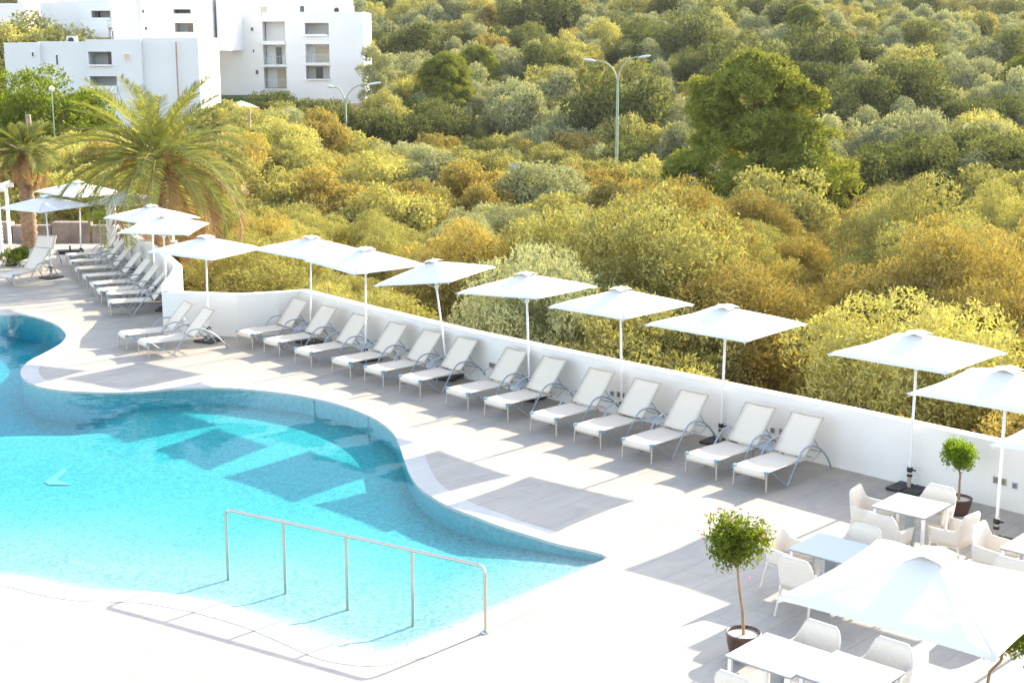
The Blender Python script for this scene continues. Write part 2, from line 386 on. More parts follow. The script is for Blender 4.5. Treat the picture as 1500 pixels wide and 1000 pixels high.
def fixture(px, py, w, h, name):
    d = ray(px, py)                   # meet the wall plane between its vertices
    best = None
    for a, b in list(zip(wallA, wallA[1:])) + list(zip(wallB, wallB[1:])):
        e_ = b - a; den = d[0]*e_.y - d[1]*e_.x
        if abs(den) < 1e-9: continue
        t = (a.x*e_.y - a.y*e_.x) / den; s = (a.x*d[1] - a.y*d[0]) / den
        if 0 <= s <= 1 and t > 0: best = (t, e_.normalized(), a)
    t, e_, a = best; c = Vector((d[0]*t, d[1]*t, CAMH + d[2]*t)); nn = Vector((-e_.y, e_.x)) * -1
    if nn.y > 0: nn = -nn
    T = Matrix(((e_.x, nn.x, 0, c.x), (e_.y, nn.y, 0, c.y), (0, 0, 1, c.z), (0, 0, 0, 1)))
    root = wb if px < 243 else wa
    f = MB(); t_ = .012
    for lo, hi in (((-w/2,-.01,-h/2),(w/2,.018,-h/2+t_)), ((-w/2,-.01,h/2-t_),(w/2,.018,h/2)), ((-w/2,-.01,-h/2+t_),(-w/2+t_,.018,h/2-t_)), ((w/2-t_,-.01,-h/2+t_),(w/2,.018,h/2-t_))): f.box(lo, hi, T)
    o = f.build(name, M['alu'] if w > .12 else M['blue_alu'], root)
    q = MB().box((-w/2+t_, -.01, -h/2+t_), (w/2-t_, .006, h/2-t_), T)
    if w > .12:
        for k in range(3): q.box((-w/2+t_, .006, -h/2+.02+k*.03), (w/2-t_, .012, -h/2+.032+k*.03), T)
    q.build('grille' if w > .12 else 'socket_face', M['vent'], o)
for px, py, w, h, nme in ((1149,633,.2,.11,'wall_light'),(1132,630,.08,.09,'wall_socket'),(722,535,.2,.11,'wall_light'),(910,578,.2,.11,'wall_light'),(897,576,.08,.09,'wall_socket'),
        (1465,704,.22,.11,'wall_light'),(1487,711,.08,.09,'wall_socket'),(562,496,.09,.12,'wall_socket'),(413,466,.09,.1,'wall_socket'),(193,369,.09,.1,'wall_socket'),(208,380,.09,.1,'wall_socket')):
    fixture(px, py, w, h, nme)
# ---------------------------------------------------------------- parasols
def make_parasol(half=1.02, ht=2.58, edge_z=2.26, seed=0):
    root = empty('parasol')
    k = 10; vs = []; fs = []
    for q in range(4):
        Rz = Matrix.Rotation(q*PI/2, 3, 'Z'); n0 = len(vs)
        for j in range(k+1):
            m_ = .02 + .98*j/k
            for i in range(k+1):
                u = -1 + 2*i/k
                z = edge_z + (ht - edge_z) * (1 - m_) ** .9 - .05 * (1-u*u) * m_ * (1.25-m_) * 1.6
                pull = 1 - .045 * (1-u*u) * m_**3
                vs.append(Rz @ Vector((u*m_*half, -m_*half*pull, z - .012*m_**8*(u**4))))
        for j in range(k):
            for i in range(k): fs.append((n0+j*(k+1)+i, n0+(j+1)*(k+1)+i, n0+(j+1)*(k+1)+i+1, n0+j*(k+1)+i+1))
    c = MB().add(vs, fs, True); can = c.build('canopy', M['canopy'], root, solid=.006)
    cap = MB(); r_ = .17
    cap.add([(-r_,-r_,ht-.01),(r_,-r_,ht-.01),(r_,r_,ht-.01),(-r_,r_,ht-.01),(0,0,ht+.05),(0,-r_,ht+.025),(r_,0,ht+.025),(0,r_,ht+.025),(-r_,0,ht+.025)],
            [(0,5,4),(5,1,4),(1,6,4),(6,2,4),(2,7,4),(7,3,4),(3,8,4),(8,0,4)])
    cap.build('vent_cap', M['canopy'], can, solid=.005)
    fn = MB().lathe([(.0001, ht+.07), (.012, ht+.066), (.015, ht+.055), (.01, ht+.04)], 10); fn.build('finial', M['pole'], root)
    MB().tube([(0,0,.06),(0,0,ht+.03)], .023, 12).build('pole', M['pole'], root)
    for a in range(4):
        an = a * PI/2 + PI/4; R = half * 1.38
        q = MB().tube([(.04*math.cos(an), .04*math.sin(an), ht-.05), (R*math.cos(an), R*math.sin(an), edge_z-.045)], .009, 6)
        q.tube([(.04*math.cos(an), .04*math.sin(an), ht-.55), (R*.5*math.cos(an), R*.5*math.sin(an), (ht+edge_z)/2-.06)], .008, 6)
        q.build('rib', M['pole'], root)
    MB().lathe([(.024,ht-.60),(.045,ht-.59),(.045,ht-.52),(.024,ht-.51)], 14).build('runner', M['pole'], root)
    b_ = MB()
    for a in range(4):
        R4 = Matrix.Rotation(a*PI/2, 4, 'Z')
        b_.box((.012, .012, 0.002), (.27, .27, .052), R4)
    b_.build('base_plate', M['dark'], root, bevel=.012)
    q = MB().tube([(0,0,.05),(0,0,.30)], .033, 12); q.build('base_sleeve', M['alu'], root)
    q = MB().lathe([(.03,.30),(.048,.31),(.048,.37),(.03,.38)], 12); q.tube([(.04,0,.34),(.10,0,.34)], .016, 8); q.lathe([(.03,.22),(.045,.225),(.045,.26),(.03,.265)], 12)
    q.build('clamp_knob', M['dark'], root)
    remember(root)
    return root
WANG = math.atan2(RW.y, RW.x)
para = make_parasol()
PW = 'white square parasol '
pars = [ # x, y, height scale, yaw offset, tilt x, tilt y, size, label
 (6.98, 19.50, 1.0, 2, 0, 0, 1, PW + 'at the right edge, overlapping the next parasol along the wall'),
 (6.42, 22.02, 1.0, 0, 0, 0, 1, PW + 'standing by the wall beside the small lime green potted tree'),
 (3.76, 24.75, .97, 3, 0, 1, 1.02, PW + 'behind the second and third loungers from the right'),
 (2.10, 26.35, .985, -4, 1, -1, .96, PW + 'behind the gap between the fourth and fifth loungers from the right'),
 (0.36, 28.02, .985, 6, -1, -3, 1, PW + 'leaning slightly, behind the sixth lounger from the right'),
 (-1.36, 29.75, .99, 14, 2, -7, .93, PW + 'tipped sideways with its left corner hanging low'),
 (-3.33, 31.6, .99, -6, 0, 2, .98, PW + 'whose left corner overlaps the parasol beside the wall corner'),
 (-4.85, 33.45, .99, 4, -1, 2, .97, PW + 'just inside the angled corner where the long wall bends'),
 (-7.33, 33.62, .99, 16, 1, 2, .95, PW + 'over the pair of loungers at the wall junction'),
 (-9.30, 37.7, .99, 40, 2, 1, .95, PW + 'second nearest over the crowded left row'),
 (-10.15, 39.9, .99, 0, 0, 0, .95, PW + 'over the left row, mostly hidden behind a nearer parasol'),
 (-12.0, 44.3, .97, 20, 0, 0, .9, PW + 'at the far end of the left row, screened by drooping palm fronds'),
 (-14.35, 46.9, .99, 10, 0, 3, 1, PW + 'at the back of the far left terrace, crossed by palm fronds'),
 (-14.1, 43.0, .97, 10, 1, 0, .98, PW + 'at the left edge, shading the two loungers turned to the camera'),
 (7.32, 17.05, .985, 4, 0, 0, 1, PW + 'just showing its corner at the right edge below the wall top'),
]
for i, (x, y, hs, yaw, tx, ty, sz, lab) in enumerate(pars):
    o = para if i == 0 else copy_tree(para)
    o.location = (x, y, 0); o.scale = (sz, sz, hs); o.rotation_euler = (math.radians(tx), math.radians(ty), WANG + math.radians(yaw))
    tag(o, lab, 'parasol', 'white square parasols round the pool deck')
big = make_parasol(1.0, 2.66, 2.30)
# scalloped double vent on the near parasol
big.location = (3.72, 11.92, 0); big.rotation_euler = (0, 0, WANG + math.radians(3))
tag(big, 'large nearest white square parasol covering the tables in the lower right corner', 'parasol', 'white square parasols round the pool deck')
# ---------------------------------------------------------------- sun loungers (local +y runs from foot to head)
def arc(p0, p1, p2, n=8):
    p0, p1, p2 = Vector(p0), Vector(p1), Vector(p2)
    return [p0*(1-t)**2 + p1*2*t*(1-t) + p2*t*t for t in [i/n for i in range(n+1)]]
def make_lounger():
    root = empty('sun_lounger'); w = .31
    FO = (1.14, .365); TO = (1.66, .95)
    def strip(path, sag, name):
        vs = []; fs = []; k = 6; n_ = len(path)
        for (y, z) in path:
            for i in range(k+1):
                u = -1 + 2*i/k; vs.append((u*(w-.012), y, z - sag*(1-u*u)))
        for j in range(n_-1):
            for i in range(k): fs.append((j*(k+1)+i, j*(k+1)+i+1, (j+1)*(k+1)+i+1, (j+1)*(k+1)+i))
        return MB().add(vs, fs, True).build(name, M['sling'], root, solid=.012)
    strip([(.005,.27),(.0,.325),(.02,.352)] + [(.02+t*1.1, .352+.01*t) for t in (.1,.3,.5,.7,.9,1)], .018, 'seat')
    strip([(FO[0]+(TO[0]-FO[0])*t-.0, FO[1]+(TO[1]-FO[1])*t) for t in (.03,.2,.4,.6,.8,.97,1.0)], .02, 'backrest')
    f = MB()
    for s in (-1, 1):
        f.tube([(s*w,.03,.35),(s*w,.6,.352),(s*w,1.36,.33)], .017, 8)
        f.tube([(s*w,FO[0],FO[1]),(s*w,TO[0],TO[1])], .015, 8)
    f.tube([(-w,TO[0],TO[1]),(w,TO[0],TO[1])], .015, 8); f.tube([(-w,1.36,.33),(w,1.36,.33)], .013, 8); f.tube([(-w,.02,.25),(w,.02,.25)], .013, 8)
    f.build('frame', M['alu'], root)
    for s in (-1, 1):
        MB().tube([(s*w,.035,.35),(s*(w+.01),.025,.015)], [.017,.014], 8).build('leg', M['alu'], root)
        MB().box((s*w-.028,.0,.315),(s*w+.028,.075,.378)).build('corner_cap', M['capc'], root, bevel=.008)
        MB().tube(arc((s*w,.16,.34),(s*w,.36,.2),(s*(w+.03),.58,.012)) , .012, 8).build('brace', M['blue_alu'], root)
        p = arc((s*(w+.03),.60,.012),(s*(w+.035),.76,.28),(s*(w+.035),.98,.50)) + arc((s*(w+.035),.98,.50),(s*(w+.035),1.14,.61),(s*(w+.035),1.38,.53))[1:] + arc((s*(w+.035),1.38,.53),(s*(w+.03),1.74,.38),(s*(w+.02),1.95,.012))[1:]
        MB().tube(p, .016, 8, flat=1.1).build('armrest', M['blue_alu'], root)
        MB().tube([(s*(w-.02),1.40,.66),(s*(w-.02),1.66,.36),(s*(w-.02),1.40,.25)], .009, 6).build('back_prop', M['blue_alu'], root)
    MB().tube([(-w+.02,1.66,.36),(w-.02,1.66,.36)], .009, 6).build('prop_bar', M['blue_alu'], root)
    remember(root); return root
lounger = make_lounger(); first = [True]
def put_lounger(x, y, ax, label, group):
    o = lounger if first[0] else copy_tree(lounger); first[0] = False
    ax = Vector(ax).normalized()
    o.location = (x, y, 0); o.rotation_euler = (0, 0, math.atan2(ax.y, ax.x) - PI/2 + random.uniform(-.035, .035))
    tag(o, label, 'sun lounger', group); return o
ordn = ['rightmost', 'second from the right', 'third from the right', 'fourth from the right', 'fifth from the right', 'sixth from the right', 'seventh from the right',
        'seventh from the left', 'sixth from the left', 'fifth from the left', 'fourth from the left', 'third from the left', 'second from the left', 'leftmost']
feet = [(1073,712),(1003,694),(911,672),(840,650),(777,632),(709,610),(653,594),(585,575),(533,561),(486,548),(431,533),(386,518),(347,506)]
ordn = ordn[:6] + ['middle, seventh from either end'] + ['sixth from the left', 'fifth from the left', 'fourth from the left', 'third from the left', 'second from the left', 'leftmost']
LP = []
for i, (px, py) in enumerate(feet):
    p = gnd(px, py).xy
    t = i / 12; ax = Vector((.69 + .03*t, .724 - .03*t))
    c = p + Vector((ax.y, -ax.x)) * .31
    put_lounger(c.x, c.y, ax, 'cream sling lounger against the long white wall, %s in its row' % ordn[i], 'loungers in a row along the long wall')
    LP.append((c, ax))
# side tables between pairs
def make_side_table():
    r = empty('side_table')
    t = MB().box((-.2,-.2,.365),(.2,.2,.39)); t.build('table_top', M['blue_alu'], r, bevel=.01)
    for sx in (-1,1):
        for sy in (-1,1):
            MB().tube(arc((sx*.17,sy*.17,.365),(sx*.19,sy*.18,.2),(sx*.21,sy*.19,.004)), .014, 6).build('leg', M['blue_alu'], r)
    remember(r); return r
st = make_side_table(); k = 0
stl = ['first two loungers at the right end', 'third and fourth loungers from the right', 'sixth and seventh loungers from the right', 'eighth and ninth loungers from the right', 'third and fourth loungers from the left', 'two leftmost loungers of the main row']
for (i, lab) in zip((0, 2, 5, 7, 9, 11), stl):
    a, b_ = LP[i], LP[i+1]
    c = (a[0]+b_[0])/2 + a[1]*1.28
    o = st if k == 0 else copy_tree(st); k += 1
    o.location = (c.x, c.y, 0); o.rotation_euler = (0, 0, WANG)
    tag(o, 'small grey blue side table between the ' + lab, 'side table', 'side tables between loungers')
row2 = [(99,389),(104,399),(112,410),(124,421),(135,433),(145,443),(157,448),(160,461)]
nm = ['farthest', 'second farthest', 'third farthest', 'fourth farthest', 'fourth nearest', 'third nearest', 'second nearest', 'nearest']
R2 = []
for i, (px, py) in enumerate(row2):
    p = gnd(px, py).xy; ax = Vector((.90, .43)) if i < 6 else Vector((.95, .30))
    c = p + Vector((ax.y, -ax.x)) * -.0
    R2.append((c, ax))
    put_lounger(c.x, c.y, ax, 'cream sling lounger in the crowded row along the left wall, %s of eight' % nm[i], 'loungers in the crowded left row')
for i, lab in ((0, 'two farthest loungers of the left row'), (4, 'middle loungers of the left row'), (6, 'two nearest loungers of the left row')):
    a, b_ = R2[i], R2[i+1]; c = (a[0]+b_[0])/2 + a[1]*1.22
    o = copy_tree(st); o.location = (c.x, c.y, 0); o.rotation_euler = (0, 0, .45)
    tag(o, 'small grey blue side table between the ' + lab, 'side table', 'side tables between loungers')
for (px, py), ax, lab in (((179,510),(.84,.54),'at the wall junction, rear one of the pair'), ((209,522),(.84,.54),'at the wall junction, front one of the pair')):
    p = gnd(px, py); put_lounger(p.x, p.y, ax, 'cream sling lounger ' + lab, 'pair of loungers at the wall junction')
for (px, py), ax, lab in (((8,420),(.38,.92),'cut by the left edge, beside the one facing the camera'), ((46,400),(-.02,1),'facing the camera under the far left parasol')):
    p = gnd(px, py); put_lounger(p.x, p.y, ax, 'cream sling lounger ' + lab, 'pair of loungers at the far left')
# loose parasol base at the far left
lb = empty('weighted_stand', gnd(103, 371), .3, 'black weighted parasol base lying alone at the far end of the left deck', 'parasol base')
b_ = MB().box((-.45,-.2,0.002),(.45,.2,.12)); b_.build('weight', M['dark'], lb, bevel=.03)
MB().tube([(0,0,.12),(0,0,.26)], .03, 10).build('socket', M['dark'], lb)
# ---------------------------------------------------------------- handrail
rp = [gnd(334,836,-.03), gnd(418,856,-.03), gnd(509,879,-.03), gnd(605,903,-.03), gnd(711,926,0)]
hr = empty('pool_handrail', (rp[4].x, rp[4].y, 0), 0, 'stainless steel handrail with five posts standing in the shallow water', 'handrail')
o0 = Vector((rp[4].x, rp[4].y, 0)); HT = .86
for i, p in enumerate(rp[1:4]):
    MB().tube([Vector((p.x, p.y, -.5)) - o0, Vector((p.x, p.y, HT-.01)) - o0], .021, 12).build('post', M['steel'], hr)
def corner(p, q):
    d = (Vector((q.x,q.y,0)) - Vector((p.x,p.y,0))).normalized(); P0 = Vector((p.x,p.y,0)) - o0
    return [P0 + Vector((0,0,-.5 if p is rp[0] else -.02)), P0 + Vector((0,0,.4)), P0+Vector((0,0,HT-.1)), P0+Vector((0,0,HT-.04))+d*.015, P0+Vector((0,0,HT-.012))+d*.045, P0+Vector((0,0,HT))+d*.1]
c1, c2 = corner(rp[0], rp[4]), corner(rp[4], rp[0])
MB().tube(c1, .021, 12).build('end_post', M['steel'], hr); MB().tube(c2, .021, 12).build('end_post', M['steel'], hr)
MB().tube([c1[-1]] + [Vector((p.x,p.y,HT))-o0 for p in rp[1:4]] + [c2[-1]], .0212, 12).build('top_rail', M['steel'], hr)
MB().lathe([(.02,.03),(.05,.028),(.055,.005)], 16).build('floor_flange', M['steel'], hr)
# ---------------------------------------------------------------- dolphin mosaic inlaid in the pool floor
dc = gnd(76, 706, -.42)
dz = pdepth(dc.x, dc.y) + .012
def inlay(cx, cy, pts, dz_, name, mt):
    q = MB(); n_ = len(pts); V_ = []
    for f in (1, .5):
        for x, y in pts: V_.append((cx+x*f, cy+y*f, pdepth(cx+x*f, cy+y*f)+dz_))
    V_.append((cx, cy, pdepth(cx, cy)+dz_))
    q.add(V_, [(i, (i+1) % n_, n_+(i+1) % n_, n_+i) for i in range(n_)] + [(n_+i, n_+(i+1) % n_, 2*n_) for i in range(n_)])
    tag(q.build(name, mt), kind='structure')
dol = [(.02,.62),(.07,.66),(.12,.52),(.13,.3),(.10,.12),(.16,-.02),(.34,-.12),(.48,-.18),(.40,-.25),(.25,-.24),(.06,-.22),(-.05,-.13),(-.07,.0),(-.04,.2),(.0,.42)]
inlay(dc.x-.02, dc.y-.02, [(x*.9, y*1.1) for x, y in dol][::-1], .016, 'floor_mosaic_figure', simple('white_mosaic', (.85,.85,.84), .6, var=.1, scale=25))
# ---------------------------------------------------------------- tables and armchairs
def make_table():
    r = empty('dining_table'); h = .40
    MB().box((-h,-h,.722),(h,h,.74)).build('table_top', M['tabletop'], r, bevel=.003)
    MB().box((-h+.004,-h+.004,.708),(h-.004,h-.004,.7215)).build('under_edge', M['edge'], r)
    MB().box((-.07,-.03,.03),(.07,.03,.708)).build('pedestal', M['blue_alu'], r, bevel=.005)
    MB().box((-.24,-.24,.003),(.24,.24,.03)).build('foot_plate', M['blue_alu'], r, bevel=.005)
    for sx in (-1,1):
        for sy in (-1,1): MB().box((sx*.36-.02,sy*.36-.02,.003),(sx*.36+.02,sy*.36+.02,.708)).build('leg', M['pole'], r)
    remember(r); return r
dt = make_table()
def tpos(c, e1, e2): pass
tabs = [(gnd(1335,739,.74), 2, 'white dining table near the wall with a lime potted tree behind it'),
        (gnd(1218,801,.74), 2, 'white dining table with a shaded blue top, left of the big parasol'),
        (gnd(1140,957,.74), 1, 'white dining table at the bottom, left one of the joined pair beside the planter'),
        (gnd(1247,985,.74), 1, 'white dining table at the bottom, right one of the joined pair'),
        (gnd(1528,800,.74), 1, 'white dining table cut off by the right edge')]
for i, (p, yaw, lab) in enumerate(tabs):
    o = dt if i == 0 else copy_tree(dt)
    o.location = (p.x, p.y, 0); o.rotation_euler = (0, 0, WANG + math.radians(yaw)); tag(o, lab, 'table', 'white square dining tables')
def make_chair():
    r = empty('armchair')
    # one wrap-round shell: back high, arms dipping towards the front; local +y is the front
    path = []
    for i in range(25):
        t = -1 + 2*i/24; a = abs(t)
        if a < .36: x = t/.36*.19; y = -.25; 
        elif a < .60: q = (a-.36)/.24*PI/2; x = (.19+.09*math.sin(q)) * (1 if t > 0 else -1); y = -.25+.09*(1-math.cos(q))
        else: x = (.28+.012*(a-.6)/.4) * (1 if t > 0 else -1); y = -.16+(a-.6)/.4*.40
        top = .86 if a < .34 else .86 - .23*sstep(.34,.62,a) - .02*sstep(.62,1,a)
        bot = .40 + .0*a
        path.append((x, y, top, bot))
    vs = []; fs = []
    rows = 5
    for (x, y, tp, bt) in path:
        for k in range(rows+1):
            f = k/rows; z = bt+(tp-bt)*f; fl_ = 1+.07*f
            vs.append((x*(.93+.1*f), y*(.9+.17*f) if y < 0 else y*fl_, z))
    for i in range(24):
        for k in range(rows): fs.append((i*(rows+1)+k, (i+1)*(rows+1)+k, (i+1)*(rows+1)+k+1, i*(rows+1)+k+1))
    MB().add(vs, fs, True).build('shell', M['wicker'], r, solid=.026)
    s = MB(); s.box((-.265,-.225,.37),(.265,.26,.42)); s.build('seat', M['wicker'], r, bevel=.015)
    for sx in (-1,1):
        MB().tube([(sx*.25,.23,.40),(sx*.27,.27,.003)], [.02,.014], 8).build('leg', M['wicker'], r)
        MB().tube([(sx*.23,-.2,.40),(sx*.255,-.30,.003)], [.02,.014], 8).build('leg', M['wicker'], r)
    remember(r); return r
ch = make_chair(); WD = RW; kk = 0
def put_chair(tab, side, dist, off, lab, yaw=0):
    global kk
    c = Vector(tab[0].xy); u = {'w': RW*-1, 'e': RW, 'n': AX, 's': AX*-1}[side]
    v = Vector((-u.y, u.x)); p = c + u*dist + v*off
    o = ch if kk == 0 else copy_tree(ch); kk += 1
    o.location = (p.x, p.y, 0); o.scale = (.93, .93, .96); f = -u; o.rotation_euler = (0, 0, math.atan2(f.y, f.x) - PI/2 + math.radians(yaw))
    tag(o, lab, 'armchair', 'cream woven armchairs at the dining tables')
CW = 'cream woven armchair '
put_chair(tabs[0], 'w', .62, .0, CW + 'on the left side of the table by the lime potted tree', 8)
put_chair(tabs[0], 'n', .62, .0, CW + 'backing onto the wall behind the table by the lime potted tree')
put_chair(tabs[0], 's', .66, .0, CW + 'seen side on in front of the table by the lime potted tree', 4)
put_chair(tabs[0], 'e', .66, .0, CW + 'right of the table by the lime potted tree', -5)
put_chair(tabs[1], 'w', .62, .0, CW + 'at the left of the shaded blue topped table')
put_chair(tabs[1], 'n', .62, .0, CW + 'behind the shaded blue topped table, its back in shadow')
put_chair(tabs[1], 's', .62, .0, CW + 'in front of the shaded blue topped table')
put_chair(tabs[1], 'e', .64, .0, CW + 'right of the shaded blue topped table, mostly under the big parasol')
put_chair(tabs[2], 'n', .62, .0, CW + 'behind the left table of the joined pair, left of the parasol pole')
put_chair(tabs[3], 'n', .62, .0, CW + 'behind the right table of the joined pair, beside the parasol pole')
put_chair(tabs[2], 's', .64, .05, CW + 'at the bottom edge in front of the joined tables')
put_chair(tabs[3], 'e', .62, .0, CW + 'at the bottom, at the right end of the joined tables')
put_chair(tabs[4], 'w', .66, -.05, CW + 'at the right edge, back lit white, left of the cut off table')
put_chair(tabs[4], 's', .66, -.0, CW + 'at the right edge in front of the cut off table')
# ---------------------------------------------------------------- foliage builders
def leaf_mesh(name, blobs, n, size, aspect, seed, upbias=.25, squash=.8, shell=.72, mat_=None, tuft=1, rnd=.9):
    rng = np.random.default_rng(seed)
    C_ = np.array([b[:3] for b in blobs]); Rr = np.array([b[3] for b in blobs])
    w = Rr**2; w /= w.sum()
    nt_ = n // tuft
    ii = rng.choice(len(blobs), nt_, p=w)
    d = rng.normal(size=(nt_, 3)); d[:, 2] += upbias; d /= np.linalg.norm(d, axis=1)[:, None]
    rad = Rr[ii] * (shell + (1.08-shell) * rng.random(nt_)**.6)
    pos = C_[ii] + d * rad[:, None] * np.array([1, 1, squash])
    if tuft > 1:
        pos = np.repeat(pos, tuft, 0); d = np.repeat(d, tuft, 0)
        pos = pos + rng.normal(size=pos.shape) * size * .9
    m_ = len(pos)
    nn = d + rng.normal(size=(m_, 3)) * rnd; nn /= np.linalg.norm(nn, axis=1)[:, None]
    tt = rng.normal(size=(m_, 3)) + d * .8 + np.array([0, 0, .5]); tt -= nn * (tt*nn).sum(1)[:, None]; tt /= np.linalg.norm(tt, axis=1)[:, None]
    bb = np.cross(nn, tt)
    s = size * (.6 + .8 * rng.random(m_))[:, None]
    a, b_ = tt * s, bb * s * aspect
    v = np.stack([pos - a, pos + b_, pos + a, pos - b_], 1).reshape(-1, 3)
    me = bpy.data.meshes.new(name)
    me.vertices.add(4*m_); me.vertices.foreach_set('co', v.ravel().astype(np.float32))
    me.loops.add(4*m_); me.loops.foreach_set('vertex_index', np.arange(4*m_, dtype=np.int32))
    me.polygons.add(m_); me.polygons.foreach_set('loop_start', np.arange(0, 4*m_, 4, dtype=np.int32))
    me.polygons.foreach_set('loop_total', np.full(m_, 4, dtype=np.int32)) if bpy.app.version < (4, 1) else None
    me.update(calc_edges=True); me.validate(); me.materials.append(mat_)
    return me
def bush_blobs(rng, w, h, nb, z0=.35):
    bl = []
    for i in range(nb):
        a = rng.uniform(0, 2*PI); r = math.sqrt(rng.random()) * w * .5
        z = h * (z0 + (1-z0-.18) * rng.random() * (1 - .5*(r/(w*.5))**2))
        R = rng.uniform(.13, .24) * w
        bl.append((r*math.cos(a), r*math.sin(a), z, R))
    return bl
def stems(bl, h, rng, n=7, r=.05, spread=.25):
    s = MB()
    for i in range(n):
        b = bl[rng.randrange(len(bl))]; a = rng.uniform(0, 2*PI); p0 = (spread*math.cos(a), spread*math.sin(a), -.4)
        mid = (b[0]*.45 + rng.uniform(-.2,.2), b[1]*.45 + rng.uniform(-.2,.2), b[2]*.5)
        q = [Vector(p0)] + arc(p0, mid, (b[0], b[1], b[2]), 5)[1:]
        s.tube(q, [r*(1-.75*k/5) for k in range(6)], 5, caps=False)
        for _ in range(2):
            e_ = (b[0]+rng.uniform(-.6,.6), b[1]+rng.uniform(-.6,.6), b[2]+rng.uniform(.2,.7)); k = rng.randrange(2, 5)
            s.tube([q[k], ((q[k][0]+e_[0])/2+.08, (q[k][1]+e_[1])/2, (q[k][2]+e_[2])/2+.1), e_], [r*.35, r*.25, r*.1], 4, caps=False)
    return s
def make_bush(name, w, h, nb, nleaf, size, aspect, matl, seed, stem_r=.05, nst=7, z0=.35, tuft=3, **kw):
    rng = random.Random(seed); bl = bush_blobs(rng, w, h, nb, z0)
    root = empty(name)
    me = leaf_mesh('crown', bl, nleaf, size, aspect, seed, mat_=LM[matl], tuft=tuft, **kw)
    c = bpy.data.objects.new('crown', me); COL.objects.link(c); c.parent = root
    stems(bl, h, rng, nst, stem_r).build('trunk', M['twig'], root)
    remember(root); root['h'] = h
    return root
protos = {}
def P_(key, *a, **k): protos[key] = [make_bush(*a[:1], *x, **k) for x in a[1]]
near_spec = dict(w=3.4, h=4.2)
for key, m_ in (('gold','gold'),('olive','olive'),('grey','grey')):
    protos[key+'_near'] = [make_bush('wild_olive_tree', 3.4, 4.7, 34, 34000, .052, .28, m_, 10+s+hash_, z0=.42, nst=16, stem_r=.045, tuft=4)
                      for s, hash_ in ((1, len(m_)), (2, len(m_)+5))]
    protos[key] = [make_bush('maquis_bush', 4.0, 3.9, 26, 12500, .10, .36, m_, 40+s+len(m_)*3, z0=.25, nst=5, tuft=4) for s in (1, 2, 3)]
protos['bright_near'] = [make_bush('mastic_bush', 2.8, 2.8, 20, 13000, .05, .42, 'bright', 77, z0=.2, nst=6, tuft=4)]
protos['bright'] = [make_bush('mastic_bush', 3.4, 2.2, 18, 7000, .08, .45, 'bright', 78, z0=.15, nst=4, tuft=4)]
protos['dark'] = [make_bush('evergreen_oak', 4.6, 4.6, 30, 11000, .10, .45, 'dark', 80+s, z0=.25, nst=5, tuft=4) for s in (1, 2)]
protos['rust'] = [make_bush('dry_shrub', 2.6, 1.4, 14, 4500, .07, .35, 'rust', 90, z0=.1, nst=4, tuft=3)]
usedp = set()
def place(key, x, y, sc, label, cat, group, z=None, rz=None, sz=None, name=None):
    lst = protos[key]; p = lst[random.randrange(len(lst))]
    if p.name in usedp: o = copy_tree(p)
    else: o = p; usedp.add(p.name)
    o.location = (x, y, terr(x, y) - .1 if z is None else z); o.scale = (sc, sc, sz or sc)
    o.rotation_euler = (0, 0, random.uniform(0, 6.28) if rz is None else rz)
    tag(o, label, cat, group); return o
def proj(x, y, z):
    c, s = math.cos(PITCH), math.sin(PITCH); w = z - CAMH
    dy = y*c - w*s; dz = y*s + w*c
    return 750 + FPX*x/dy, 500 - FPX*dz/dy
def behind_wall(x, y, d):
    best = 1e9
    P2 = Vector((x, y)); allw = wallA + wallB[1:]
    for a, b in zip(allw, allw[1:]): best = min(best, dseg(P2, a, b))
    return best > d
def outside_deck(x, y):
    c = False
    for i in range(len(outer)):
        a, b = outer[i], outer[i-1]
        if (a[1] > y) != (b[1] > y) and x < (b[0]-a[0])*(y-a[1])/(b[1]-a[1])+a[0]: c = not c
    return not c
LAB = {
 'gold_near': ('golden leaved wild olive tree with bare stems, close behind the long white wall', 'tree', 'golden wild olives behind the wall'),
 'olive_near': ('yellow green wild olive tree with leafy crown, close behind the long white wall', 'tree', 'yellow green wild olives behind the wall'),
 'grey_near': ('grey green wild olive tree with thin foliage, close behind the long white wall', 'tree', 'grey green wild olives behind the wall'),
 'bright_near': ('bright green mastic bush with dense leaves, at the foot of the trees behind the wall', 'bush', 'bright green mastic bushes behind the wall'),
 'gold': ('golden maquis bush in the thicket between the wall trees and the road', 'bush', 'golden bushes in the thicket'),
 'olive': ('yellow green maquis bush in the thicket between the wall trees and the road', 'bush', 'yellow green bushes in the thicket'),
 'grey': ('grey green maquis bush in the thicket or on the slope beyond the road', 'bush', 'grey green bushes of the slope'),
 'bright': ('bright green low mastic bush among the duller maquis', 'bush', 'bright green bushes in the maquis'),
 'dark': ('dark green rounded evergreen tree standing among lighter bushes', 'tree', 'dark evergreen trees of the slope'),
 'rust': ('reddish brown dry shrub on bare ground between green bushes', 'bush', 'dry reddish shrubs'),
}
def on_ground(px, py, y0=60):
    d = ray(px, py); Y = y0
    while Y < 600:
        t = Y/d[1]; z = CAMH + d[2]*t
        if z <= terr(d[0]*t, Y): break
        Y += .5
    return Vector((d[0]*t, Y, terr(d[0]*t, Y)))
def road_y(x): return 84 + (x - 18) * -.62 if x > -5 else 98 - (x+5)*.55
